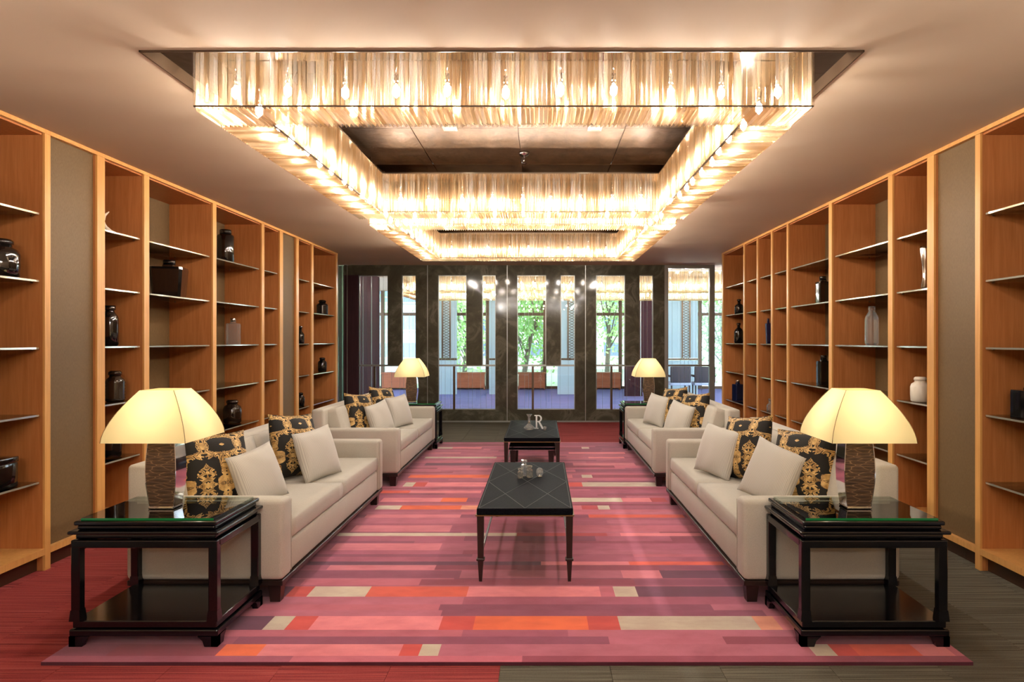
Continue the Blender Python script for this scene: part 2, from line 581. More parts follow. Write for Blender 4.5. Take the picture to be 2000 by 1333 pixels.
for x0, x1, jx in ((-2.06, -1.66, -1.85), (-0.636, -0.253, -0.43), (0.778, 1.152, 0.965)):
    wp('marble_pier', x0, jx - 0.003, ZB, ZT); wp('marble_pier', jx + 0.003, x1, ZB, ZT)
wp('marble_pier', 2.174, 2.374, ZB, ZT)
for jx in (-3.28, -1.85, -0.43, 0.965):
    wp('joint_strip', jx - 0.006, jx + 0.006, 0.0, CEIL, ALU, -0.004, 0.02)
wp('floor_channel', -3.4, 2.374, 0.0, 0.025, ALU, -0.012, 0.0)
for k, (x0, x1, p0, p1) in enumerate(MODS):
    wp('marble_pillar', p0, p1, ZR, ZT)
    wp('rail', x0, x1, ZR - 0.02, ZR + 0.012, ALU, 0.02, 0.07)
    wp('rail_post', x0 + 0.26, x0 + 0.298, ZB, ZR - 0.02, DARK_TRIM, 0.03, 0.07)
    # slim bright frames lining the openings
    for (a, b, c, d) in ((x0, x0 + 0.012, ZB, ZT), (x1 - 0.012, x1, ZB, ZT), (p0 - 0.012, p0, ZR, ZT), (p1, p1 + 0.012, ZR, ZT),
                         (x0, x1, ZB, ZB + 0.014), (x0, p0, ZT - 0.012, ZT), (p1, x1, ZT - 0.012, ZT)):
        wp('opening_frame', a, b, c, d, ALU, 0.045, 0.065)
    w = struct('window_%d' % (k + 1), None, (0, BACK + 0.085, 0), label=['slot window beside the dark timber jamb', 'slot window behind the far grey sofa end', 'slot window showing the branching tree', 'slot window behind the lamp near the framed glass door'][k])
    ob('pane', abox(x0, p0, 0, 0.006, ZR, ZT, GLASS_PANE), w)
    ob('pane', abox(p1, x1, 0, 0.006, ZR, ZT, GLASS_PANE), w)
    ob('pane', abox(x0, x1, 0, 0.006, ZB, ZR, GLASS_PANE), w)
    # fine strings hanging behind the glass
    st = []
    x = x0 + 0.03
    while x < x1 - 0.02:
        st.append((x - 0.0018, x + 0.0018, 0.10, 0.105, ZB, ZT)); x += random.choice((0.07, 0.10, 0.15))
    sobj = ob('string_curtain', multi_box(st, ALU), w); sobj['kind'] = 'stuff'
# framed glass door bay
d1 = struct('door_1', None, (0, BACK, 0), label='grey framed full height glass door beside the shelving')
for bx in ((2.374, 2.438, 0, CEIL), (3.177, 3.27, 0, CEIL)):
    ob('door_post', abox(bx[0], bx[1], 0, 0.09, bx[2], bx[3], ALU), d1)
ob('door_head', abox(2.438, 3.177, 0, 0.09, 2.74, CEIL, ALU), d1)
ob('door_rail', abox(2.438, 3.177, 0.02, 0.07, ZR - 0.02, ZR + 0.012, ALU), d1)
ob('door_sill', abox(2.438, 3.177, 0.0, 0.09, 0, 0.06, ALU), d1)
ob('pane', abox(2.438, 3.177, 0.04, 0.048, 0.06, 2.74, GLASS_PANE), d1)
ob('pane', abox(3.27, HALF, 0.04, 0.048, 0.0, CEIL, GLASS_PANE), d1)
st = []; x = 2.46
while x < 3.16:
    st.append((x - 0.0018, x + 0.0018, 0.11, 0.115, 0.06, 2.74)); x += random.choice((0.07, 0.10, 0.15))
ob('string_curtain', multi_box(st, ALU), d1)['kind'] = 'stuff'
w5 = struct('window_5', abox(-HALF, -3.34, 0.04, 0.048, 0, CEIL, thin_glass('green_edge_glass', (0.62, 0.82, 0.70, 1), 0.04)), (0, BACK, 0), label='narrow green tinted glass strip beside the timber jamb')

# ------------------------------------------------------------------ bookcases
FX, DEP = 2.96, 0.43
SHELF_Z = [0.565, 0.99, 1.415, 1.84, 2.265]
def bookcase(side, y0, posts, label, group='amber wood wall bookcases'):
    """side -1 / +1; posts [(near, far)...] in metres; bays lie between them"""
    ya, yb = posts[0][0], posts[-1][1]
    t = thing('bookcase', label, 'bookcase', (side * FX, ya, 0), 0, group)
    def pt(name, x0, x1, a, b, z0, z1, mat, parent=None):
        # x measured from the front face into the wall
        xs = sorted((side * x0, side * x1))
        return ob(name, abox(xs[0], xs[1], a - ya, b - ya, z0, z1, mat), parent or t)
    for a, b in posts:
        u = pt('upright', 0.014, DEP, a, b, 0, 2.772, W_SIDE)
        pt('lit_edge_strip', 0.0, 0.0138, a, b, 0, 2.772, W_EDGE_LIT, u)
    pt('top_rail', 0, 0.02, ya, yb, 2.773, 2.799, W_EDGE_LIT)
    for (a0, a1), (b0, b1) in zip(posts[:-1], posts[1:]):
        pt('top_board', 0.0205, DEP, a1, b0, 2.76, 2.772, W_SIDE)
        pt('bottom_board', 0.0, DEP, a1, b0, 0.10, 0.14, W_EDGE_LIT)
        pt('back_panel', DEP - 0.012, DEP, a1, b0, 0.14, 2.76, TAUPE)
        pt('plinth', 0.05, 0.07, a1, b0, 0, 0.0995, W_PLINTH)
        for z in SHELF_Z:
            s = pt('glass_shelf', 0.03, DEP - 0.014, a1 + 0.012, b0 - 0.012, z - 0.012, z, GLASS_SHELF)
            pt('polished_edge', 0.0275, 0.0298, a1 + 0.012, b0 - 0.012, z - 0.012, z, GLASS_EDGE, s)
            for yy in (a1 + 0.006, b0 - 0.006):
                for xx in (0.08, 0.36):
                    pt('shelf_pin', xx - 0.006, xx + 0.006, yy - 0.006, yy + 0.006, z - 0.02, z - 0.0125, BRASS, s)
    return t

P1, P2, P3, P4, P5 = (4.32, 4.37), (4.83, 4.915), (5.40, 5.47), (6.53, 6.60), (7.67, 7.74)
P6, P7, P8, P9 = (8.20, 8.30), (8.75, 8.84), (9.33, 9.41), (10.45, 10.52)
P0 = (3.14, 3.21)
for s, nm in ((-1, 'red carpet'), (1, 'grey carpet')):
    bookcase(s, 0, [P0, P1], 'amber wood shelving bay nearest the viewer above the %s' % nm)
bookcase(-1, 0, [P2, P3, P4, P5, P6], 'four-bay amber wood bookcase behind the near sofa over red carpet')
bookcase(-1, 0, [P7, P8, P9], 'two-bay amber wood bookcase by the glass end, past a taupe panel')
q = lambda p: (p[0] + 0.015, p[0] + 0.065)
bookcase(1, 0, [P2, P3, P4, q(P5), q(P6), q(P7), q(P8), P9], 'seven-bay amber wood bookcase running to the glass door')
def fabric_panel(side, a, b, label):
    t = thing('wall_panel', label, 'wall panel', (side * FX, a, 0), 0, 'taupe fabric wall panels')
    def pt(name, x0, x1, y0, y1, z0, z1, mat):
        xs = sorted((side * x0, side * x1))
        return ob(name, abox(xs[0], xs[1], y0, y1, z0, z1, mat), t)
    pt('fabric_face', 0.03, 0.06, 0.001, b - a - 0.001, 0.14, 2.772, TAUPE)
    pt('bottom_rail', 0.0, 0.06, 0.001, b - a - 0.001, 0.10, 0.139, W_EDGE_LIT)
    pt('top_rail', 0.0, 0.06, 0.001, b - a - 0.001, 2.773, 2.799, W_EDGE_LIT)
    pt('plinth', 0.05, 0.07, 0.001, b - a - 0.001, 0.0, 0.099, W_PLINTH)
fabric_panel(-1, P1[1], P2[0], 'tall taupe fabric panel between shelves beyond the lamp on red carpet')
fabric_panel(-1, P6[1], P7[0], 'narrow taupe fabric panel between shelves near the glass wall')
fabric_panel(1, P1[1], P2[0], 'tall taupe fabric panel between shelves above the grey carpet')

# ------------------------------------------------------------------ chandeliers
def prism(mat, r, h, rot=0.0):
    v, f = [], []
    for z in (0, h):
        for i in range(3):
            a = rot + 2 * math.pi * i / 3
            v.append((r * math.cos(a), r * math.sin(a), z))
    f = [(2, 1, 0), (3, 4, 5), (0, 1, 4, 3), (1, 2, 5, 4), (2, 0, 3, 5)]
    return v, f

def chandelier(label, x0, x1, y0, y1, zb, zt, hang_to, single, pitch=0.0225, ring=0.27, nb=11, group='crystal ceiling chandeliers'):
    cx, cyy = (x0 + x1) / 2, (y0 + y1) / 2
    t = thing('chandelier', label, 'chandelier', (cx, cyy, zb), 0, group)
    W, D, H = (x1 - x0) / 2, (y1 - y0) / 2, zt - zb
    r = 0.0115
    V, F = [], []
    pv, pf = prism(CRYSTAL, r, 1.0)
    upright_me = [pymesh('rod', *prism(CRYSTAL, r, H - 0.012, a), CRYSTAL) for a in (-1.57, -1.35, -1.8, -1.15)]
    flat_me = [pymesh('rod', *prism(CRYSTAL, r, ring - 0.01, a), CRYSTAL) for a in (0.0, 0.25, -0.25)]
    def merged(p, axis, length, rot):
        b = len(V)
        for (a, c, z) in prism(CRYSTAL, r, length, rot)[0]:
            if axis == 'z': V.append((p[0] + a, p[1] + c, p[2] + z))
            elif axis == 'y': V.append((p[0] + a, p[1] + z, p[2] + c))
            else: V.append((p[0] + z, p[1] + a, p[2] + c))
        F.extend(tuple(b + i for i in q_) for q_ in pf)
    def run(n, fn):
        for k in range(n): fn((k + 0.5) / n)
    nx, ny = int(2 * W / pitch), int(2 * D / pitch)
    jit = lambda: random.uniform(-0.25, 0.25)
    zlo = 0.012
    # outer front face and front underside: the rods that show largest
    for k in range(nx):
        x = -W + 2 * W * (k + 0.5) / nx
        if single:
            ob('crystal_rod', random.choice(upright_me), t, (x, -D, zlo))
            ob('crystal_rod', random.choice(flat_me), t, (x, -D + 0.005, 0.0), (R(-90), 0, 0))
        else:
            merged((x, -D, zlo), 'z', H - 0.012, -1.57 + jit())
            merged((x, -D + 0.005, 0), 'y', ring - 0.01, -1.57 + jit())
    for k in range(nx):
        x = -W + 2 * W * (k + 0.5) / nx
        merged((x, D, zlo), 'z', H - 0.012, 1.57 + jit())
        merged((x, D - ring + 0.005, 0), 'y', ring - 0.01, -1.57 + jit())
        if abs(x) < W - ring:
            merged((x, -D + ring, zlo), 'z', H - 0.012, 1.57 + jit())
            merged((x, D - ring, zlo), 'z', H - 0.012, -1.57 + jit())
    for k in range(ny):
        y = -D + 2 * D * (k + 0.5) / ny
        merged((-W, y, zlo), 'z', H - 0.012, 3.14 + jit())
        merged((W, y, zlo), 'z', H - 0.012, jit())
        if abs(y) < D - ring:
            merged((-W + ring, y, zlo), 'z', H - 0.012, jit())
            merged((W - ring, y, zlo), 'z', H - 0.012, 3.14 + jit())
            merged((-W + 0.005, y, 0), 'x', ring - 0.01, -1.57 + jit())
            merged((W - ring + 0.005, y, 0), 'x', ring - 0.01, -1.57 + jit())
    rods = ob('crystal_rods', pymesh('rods', V, F, CRYSTAL), t)
    rods['kind'] = 'stuff'
    # top tray that carries the rods
    tray = []
    for bx in ((-W - .012, W + .012, -D - .012, -D + ring + .012), (-W - .012, W + .012, D - ring - .012, D + .012)):
        tray.append((bx[0], bx[1], bx[2], bx[3], H, H + 0.012))
    for bx in ((-W - .012, -W + ring + .012, -D + ring, D - ring), (W - ring - .012, W + .012, -D + ring, D - ring)):
        tray.append((bx[0], bx[1], bx[2], bx[3], H, H + 0.012))
    ob('frame_tray', multi_box(tray, SILVER), t)
    # slim rail along the lower corners
    e = 0.004
    rl = []
    for s in (-1, 1):
        rl.append((-W, W, s * D - e, s * D + e, 0.008, 0.014))
        rl.append((s * W - e, s * W + e, -D, D, 0.008, 0.014))
        rl.append((-W + ring, W - ring, s * (D - ring) - e, s * (D - ring) + e, 0.008, 0.014))
        rl.append((s * (W - ring) - e, s * (W - ring) + e, -D + ring, D - ring, 0.008, 0.014))
    ob('lower_rail', multi_box(rl, DARK_TRIM), t)
    # hangers up to the recess
    for sx in (-1, 1):
        for sy in (-1, 1):
            ob('hanger', tube([(sx * (W - ring / 2), sy * (D - ring / 2), H + 0.012), (sx * (W - ring / 2), sy * (D - ring / 2), hang_to - zb)], 0.006, CHROME), t)
    # bulbs
    key = 'bulbmesh'
    if key not in _cache:
        bm = bmesh.new(); bmesh.ops.create_icosphere(bm, subdivisions=1, radius=0.02)
        bmesh.ops.scale(bm, vec=(1, 1, 1.7), verts=bm.verts)
        me = bpy.data.meshes.new('bulb'); bm.to_mesh(me); bm.free()
        _cache[key] = finish(me, BULB_M)
        _cache['socket'] = lathe([(0.012, 0), (0.012, 0.05)], CHROME, 8)
    pts = []
    h = ring / 2
    nbx = max(3, round(nb * W / 1.5)); nby = max(3, round(nb * D / 1.5))
    for k in range(nbx):
        x = -W + h + (2 * W - ring) * k / (nbx - 1)
        pts += [(x, -D + h), (x, D - h)]
    for k in range(1, nby - 1):
        y = -D + h + (2 * D - ring) * k / (nby - 1)
        pts += [(-W + h, y), (W - h, y)]
    for x, y in pts:
        b = ob('bulb', _cache['bulbmesh'], t, (x + random.uniform(-.02, .02), y, 0.13 + random.uniform(-0.012, 0.012)))
        ob('socket', _cache['socket'], b, (0, 0, 0.034))
        ob('lamp_wire', tube([(0, 0, 0.08), (0, 0, H - 0.13)], 0.003, CHROME, 4), b)
    return t

ZBOT, ZTOP = 2.585, 2.93
chandelier('large square crystal rod chandelier nearest, its front face spanning the ceiling tray', -1.5, 1.5, 3.31, 6.30, ZBOT, ZTOP, RTOP, True)
chandelier('farther square crystal rod chandelier close to the glass wall', -1.5, 1.5, 6.67, 9.66, ZBOT, ZTOP, RTOP, False)
chandelier('added unseen square crystal rod chandelier behind the viewer for fill light', -1.5, 1.5, -3.4, -0.41, ZBOT, ZTOP, RTOP, False, 0.05)  # third chandelier added out of view to brighten the room evenly

def fill_torchiere(x, y, label):  # lamps added outside the frame to fill the room and ceiling with light
    t = thing('fill_floor_lamp', label, 'lamp', (x, y, 0), 0, 'added unseen uplighter floor lamps for fill light')
    ob('base', lathe([(0.15, 0), (0.15, 0.015), (0.02, 0.03)], BRASS, 24), t)
    ob('pole', tube([(0, 0, 0.03), (0, 0, 1.66)], 0.012, BRASS), t)
    ob('bowl', lathe([(0.02, 1.66), (0.12, 1.70), (0.2, 1.80), (0.195, 1.80), (0.115, 1.71), (0.02, 1.67)], BRASS, 24), t)
    bm = bmesh.new(); bmesh.ops.create_icosphere(bm, subdivisions=2, radius=0.05)
    me = bpy.data.meshes.new('lampbulb'); bm.to_mesh(me); bm.free()
    ob('bulb', finish(me, UP_M), t, (0, 0, 1.735))
for x in (-2.45, 2.45):
    for y in (1.45, -3.2):
        fill_torchiere(x, y, 'added unseen brass uplighter floor lamp for fill light, %s and %s' % ('red side' if x < 0 else 'grey side', 'closer' if y > -1 else 'by the rear wall'))

def downlight(x, y, label):
    t = thing('downlight', label, 'downlight', (x, y, RTOP), 0, 'square recess downlights')
    f = [(-.055, .055, -.055, -.04, -.012, 0), (-.055, .055, .04, .055, -.012, 0), (-.055, -.04, -.04, .04, -.012, 0), (.04, .055, -.04, .04, -.012, 0)]
    ob('bezel', multi_box(f, WHITE_CERAMIC), t)
    ob('lens', abox(-.04, .04, -.04, .04, -.004, -.001, DOWN_M), t)
downlight(-0.53, 5.32, 'small square downlight in the bronze tray, the one above the sofas on red carpet')
downlight(0.60, 5.32, 'small square downlight in the bronze tray, the one above the sofas on grey carpet')
def sprinkler(x, y, label):
    t = thing('sprinkler', label, 'sprinkler', (x, y, RTOP), 0, 'ceiling sprinklers')
    ob('escutcheon', lathe([(0.05, 0), (0.046, -0.02), (0.03, -0.035)], CHROME, 16), t)
    ob('stem', tube([(0, 0, -0.03), (0, 0, -0.1)], 0.008, CHROME), t)
    ob('deflector', lathe([(0.022, -0.1), (0.022, -0.104)], CHROME, 12), t)
sprinkler(0.03, 6.02, 'chrome sprinkler head hanging in the nearer bronze tray')
sprinkler(0.09, 9.45, 'chrome sprinkler head hanging in the farther bronze tray')

# ------------------------------------------------------------------ rug
PAL = {'wine': (146, 62, 84), 'plum': (104, 52, 78), 'rose': (190, 98, 116), 'mauve': (164, 82, 106), 'mauved': (140, 68, 94), 'mauvel': (180, 98, 118),
       'pink': (224, 128, 136), 'pinkm': (204, 116, 128), 'red': (206, 74, 68), 'red2': (186, 72, 78), 'coral': (222, 92, 72), 'orange': (236, 106, 62),
       'peach': (226, 150, 120), 'cream': (216, 200, 176)}
RUG_ROWS = [
    (3.12, 3.24, [(-1.81, -1.31, 'wine'), (-1.31, -1.12, 'orange'), (-1.12, -0.47, 'pink'), (-0.47, -0.38, 'red'), (-0.38, -0.29, 'cream'), (1.44, 1.54, 'cream'), (1.54, 1.64, 'red'), (1.64, 1.93, 'coral'), (1.93, 2.08, 'pink')]),
    (3.40, 3.57, [(-1.47, -1.21, 'plum'), (-1.21, -1.10, 'cream'), (-1.10, -0.98, 'red'), (-0.98, -0.33, 'pink'), (-0.33, -0.16, 'red'), (-0.16, 0.42, 'orange'), (0.42, 0.58, 'red'), (0.58, 1.28, 'cream'), (1.28, 1.39, 'peach'), (1.39, 1.60, 'pink')]),
    (3.84, 4.00, [(-1.46, -1.26, 'plum'), (-1.26, -1.14, 'red'), (-1.14, -0.81, 'cream'), (-0.81, -0.24, 'coral'), (-0.24, 0.52, 'pink'), (0.52, 0.60, 'rose'), (0.60, 0.73, 'cream'), (0.73, 1.37, 'plum')]),
    (4.02, 4.12, [(-1.24, -0.54, 'rose'), (-0.54, 0.74, 'wine')]),
    (4.14, 4.28, [(0.68, 0.92, 'pinkm'), (0.92, 1.52, 'plum')]),
    (4.29, 4.38, [(-1.17, -0.49, 'pinkm')]),
    (4.38, 4.45, [(-1.33, 0.18, 'plum'), (0.18, 0.75, 'pink'), (0.75, 1.36, 'coral')]),
    (4.69, 4.85, [(-1.27, -0.52, 'pinkm')]),
    (5.03, 5.11, [(-1.33, 0.00, 'cream'), (0.00, 0.67, 'red2'), (0.67, 0.77, 'rose'), (0.77, 1.37, 'pink')]),
    (5.14, 5.32, [(-1.26, -0.51, 'pinkm')]),
    (5.55, 5.65, [(-1.26, -0.48, 'pinkm'), (0.57, 1.35, 'coral')]),
    (5.82, 5.96, [(-1.24, -1.03, 'cream'), (-1.03, -0.51, 'orange'), (-0.51, -0.36, 'peach'), (0.41, 0.53, 'pinkm'), (0.53, 0.67, 'red2'), (0.67, 0.77, 'cream')]),
    (6.09, 6.25, [(-1.26, -0.72, 'pink'), (-0.72, -0.49, 'orange'), (0.45, 0.91, 'cream'), (0.91, 1.17, 'pink'), (1.17, 1.31, 'red2')]),
    (6.44, 6.55, [(-1.34, -1.07, 'coral'), (-1.07, -0.39, 'pink')]),
    (6.73, 6.93, [(-1.19, -1.09, 'cream'), (-1.09, -0.97, 'red'), (-0.97, -0.37, 'pink'), (0.45, 0.59, 'red'), (0.59, 1.33, 'cream')]),
    (7.16, 7.32, [(-1.22, -0.37, 'orange'), (0.41, 0.51, 'pinkm'), (0.61, 0.72, 'cream')]),
    (7.86, 8.03, [(-1.17, -0.40, 'plum'), (0.55, 1.27, 'pinkm')]),
    (8.34, 8.45, [(-1.25, -0.37, 'cream'), (0.76, 1.20, 'pink')]),
    (8.68, 8.79, [(-1.18, -0.85, 'pinkm'), (0.53, 1.25, 'pink')]),
    (9.08, 9.22, [(-1.27, -1.01, 'cream'), (-1.01, -0.62, 'pink'), (0.72, 0.82, 'cream')]),
]
def build_rug():
    X0, X1, Y0, Y1, Z = -2.06, 2.12, 3.06, 9.66, 0.016
    rng = random.Random(11)
    base = ['mauve', 'mauved', 'mauvel', 'rose', 'wine', 'mauve', 'mauve', 'mauvel']
    rows, y = [], Y0
    spec = sorted(RUG_ROWS)
    def fill(a, b):
        while b - a > 1e-4:
            h = min(rng.uniform(0.05, 0.11), b - a)
            if b - a - h < 0.03: h = b - a
            rows.append((a, a + h, []))
            a += h
    for a, b, c in spec:
        if a > y: fill(y, a)
        rows.append((a, b, c)); y = b
    fill(y, Y1)
    V, F, C = [], [], []
    for a, b, cells in rows:
        xs = []
        x = X0
        def plain_run(p, q_):
            while q_ - p > 1e-4:
                w = rng.uniform(0.5, 1.8)
                if q_ - p - w < 0.3: w = q_ - p
                k = rng.choice(base)
                xs.append((p, p + w, k)); p += w
        for c0, c1, k in sorted(cells):
            if c0 > x + 1e-4: plain_run(x, c0)
            xs.append((c0, c1, k)); x = c1
        if x < X1: plain_run(x, X1)
        for p, q_, k in xs:
            n = len(V)
            V += [(p, a, Z), (q_, a, Z), (q_, b, Z), (p, b, Z)]
            F.append((n, n + 1, n + 2, n + 3))
            j = rng.uniform(0.93, 1.07)
            cc = lin(*PAL[k]); j *= 1.0 if k == 'cream' else 1.2; C.append(tuple(min(0.95, v * j) for v in cc[:3]) + (1,))
    # edge binding
    n = len(V)
    V += [(X0, Y0, 0), (X1, Y0, 0), (X1, Y1, 0), (X0, Y1, 0), (X0, Y0, Z), (X1, Y0, Z), (X1, Y1, Z), (X0, Y1, Z)]
    for q_ in ((0, 1, 5, 4), (1, 2, 6, 5), (2, 3, 7, 6), (3, 0, 4, 7), (3, 2, 1, 0)):
        F.append(tuple(n + i for i in q_)); C.append(lin(92, 44, 58))
    me = pymesh('rug', V, F, RUG)
    ca = me.color_attributes.new('tuft', 'FLOAT_COLOR', 'CORNER')
    i = 0
    for p, c in zip(me.polygons, C):
        for _ in p.loop_indices:
            ca.data[i].color = c; i += 1
    return tag(ob('rug', me, None, (0, 0, 0.0002)), 'large mauve and pink striped wool rug under all the seating', 'rug')
build_rug()
RZ = 0.0165

# ------------------------------------------------------------------ sofas
def sofa(label, loc, rz, L=2.35):
    t = thing('sofa', label, 'sofa', loc, rz, 'grey velvet sofas')
    HW = 0.43
    y_in = L / 2 - 0.14
    for sx in (-1, 1):
        for sy in (-1, 1):
            ob('leg', taper(0.027, 0.036, 0.102, DARKWOOD), t, (sx * (HW - 0.06), sy * (L / 2 - 0.07), 0))
    ob('base_frame', box(2 * HW - 0.01, L - 0.01, 0.03, DARKWOOD, 0.004, 1, False), t, (0, 0, 0.1))
    ob('seat_base', box(2 * HW - 0.14, L - 0.27, 0.175, SOFA, 0.015, 2), t, (0.05, 0, 0.131))
    for s in (-1, 1):
        a = ob('arm', box(2 * HW, 0.14, 0.44, SOFA, 0.028, 3), t, (0, s * (L / 2 - 0.07), 0.131))
        ob('arm_seam', box(0.004, 0.006, 0.40, SOFA, 0.0015, 1), a, (HW, -s * 0.055, 0.02))
    ob('back', box(0.12, L - 0.01, 0.63, SOFA, 0.022, 3), t, (-HW + 0.065, 0, 0.131))
    w = (L - 0.285) / 2
    for s in (-1, 1):
        c = ob('seat_cushion', cushion_mesh(0.665, w, 0.135, SOFA), t, (0.085, s * (w / 2 + 0.002), 0.37))
        ob('back_cushion', cushion_mesh(0.36, w - 0.01, 0.15, SOFA), t, (-0.235, s * (w / 2 + 0.002), 0.575), (0, R(74), 0))
    return t

def cushion_mesh(dx, dy, dz, mat):
    """boxy cushion with crowned faces and soft edges, centred"""
    key = ('cush', dx, round(dy, 3), dz)
    if key in _cache: return _cache[key]
    bm = bmesh.new()
    bmesh.ops.create_cube(bm, size=1)
    bmesh.ops.subdivide_edges(bm, edges=list(bm.edges), cuts=9, use_grid_fill=True)
    for v in bm.verts:
        x, y, z = v.co * 2
        crown = (1 - x ** 4) * (1 - y ** 4)
        k = 0.80 + 0.20 * crown ** 0.6
        side = (1 - abs(z) ** 3)
        e = 0.97 + 0.03 * side
        v.co = Vector((x * dx / 2 * e, y * dy / 2 * (0.985 + 0.015 * side), z * dz / 2 * k))
    me = bpy.data.meshes.new('cushion'); bm.to_mesh(me); bm.free()
    _cache[key] = finish(me, mat, True)
    return _cache[key]

SX = -1.655
SL, SR = SX, 1.715
sofa('grey velvet sofa on the red carpet side, nearer the viewer', (SL, 4.895, RZ), 0)
sofa('grey velvet sofa on the red carpet side, next to the glass wall', (SL, 7.875, RZ), 0)
sofa('grey velvet sofa on the grey carpet side, nearer the viewer', (SR, 4.895, RZ), math.pi)
sofa('grey velvet sofa on the grey carpet side, next to the glass door', (SR, 7.875, RZ), math.pi)

def pillow_mesh(a, th, mat):
    key = ('pil', a, th, mat.name)
    if key in _cache: return _cache[key]
    n = 16
    V, F = [], []
    idx = {}
    for s in (-1, 1):
        for i in range(n + 1):
            for j in range(n + 1):
                u, v = -1 + 2 * i / n, -1 + 2 * j / n
                edge = i in (0, n) or j in (0, n)
                if s == 1 and edge:
                    idx[(s, i, j)] = idx[(-1, i, j)]; continue
                z = th * max(0.0, (1 - u * u) * (1 - v * v)) ** 0.42
                px = a * u * (1 - 0.075 * (1 - v * v) * abs(u))
                pz = a * v * (1 - 0.075 * (1 - u * u) * abs(v))
                wob = 0.006 * math.sin(5 * u + 3 * v * v) * (1 - u * u)
                idx[(s, i, j)] = len(V)
                V.append((px, s * (z + wob * (z > 0)), pz))
    for s in (-1, 1):
        for i in range(n):
            for j in range(n):
                q_ = [idx[(s, i, j)], idx[(s, i + 1, j)], idx[(s, i + 1, j + 1)], idx[(s, i, j + 1)]]
                F.append(tuple(q_ if s == -1 else reversed(q_)))
    _cache[key] = pymesh('pillow', V, F, mat, True)
    return _cache[key]

def pillow(label, loc, face, lean, roll, size, mat, th=0.075, group=None):
    """face: compass angle of the outward side, 0 = towards the viewer, 90 = towards +x"""
    o = ob('throw_pillow', pillow_mesh(size / 2, th, mat), None, loc, (R(-lean), R(roll), R(face)))
    return tag(o, label, 'pillow', group or 'sofa throw pillows')

D, G = DAMASK, PILLOW_GREY
pillow('black and gold damask pillow at the table end of the near sofa on red carpet', (-1.765, 4.09, 0.675), 64, 14, 3, 0.47, D, 0.09)
pillow('pale corduroy pillow leaning on damask at table end, near sofa, red carpet side', (-1.56, 4.20, 0.62), 68, 18, -9, 0.36, G)
pillow('black and gold damask pillow mid-seat on the near sofa on red carpet', (-1.66, 5.10, 0.675), 70, 14, 5, 0.48, D, 0.09)
pillow('pale corduroy pillow mid-seat in front of damask, near sofa, red carpet side', (-1.465, 5.02, 0.625), 66, 16, -5, 0.38, G)
pillow('black and gold damask pillow by the near arm, far sofa, red carpet side', (-1.76, 7.33, 0.665), 68, 14, 5, 0.46, D, 0.09)
pillow('pale corduroy pillow by the near arm, far sofa, red carpet side', (-1.56, 7.36, 0.615), 66, 16, -9, 0.36, G)
pillow('black and gold damask pillow by the far arm, far sofa, red carpet side', (-1.68, 8.06, 0.675), 70, 14, 5, 0.48, D, 0.09)
pillow('pale corduroy pillow by the far arm, far sofa, red carpet side', (-1.49, 8.02, 0.625), 64, 16, -4, 0.38, G)
pillow('black and gold damask pillow at the table end of the near sofa on grey carpet', (1.81, 4.24, 0.675), -62, 14, -6, 0.47, D, 0.09)
pillow('pale corduroy pillow leaning on damask at table end, near sofa, grey carpet side', (1.63, 4.28, 0.62), -56, 18, 14, 0.38, G)
pillow('black and gold damask pillow mid-seat on the near sofa on grey carpet', (1.675, 4.97, 0.675), -66, 14, -7, 0.48, D, 0.09)
pillow('pale corduroy pillow mid-seat in front of damask, near sofa, grey carpet side', (1.50, 5.10, 0.63), -62, 16, 6, 0.38, G)
pillow('black and gold damask pillow by the near arm, far sofa, grey carpet side', (1.825, 7.38, 0.665), -64, 14, -5, 0.46, D, 0.09)
pillow('pale corduroy pillow by the near arm, far sofa, grey carpet side', (1.66, 7.33, 0.615), -60, 16, 10, 0.36, G)
pillow('black and gold damask pillow by the far arm, far sofa, grey carpet side', (1.72, 7.98, 0.675), -68, 14, -6, 0.48, D, 0.09)
pillow('pale corduroy pillow by the far arm, far sofa, grey carpet side', (1.55, 8.10, 0.63), -62, 16, 5, 0.38, G)

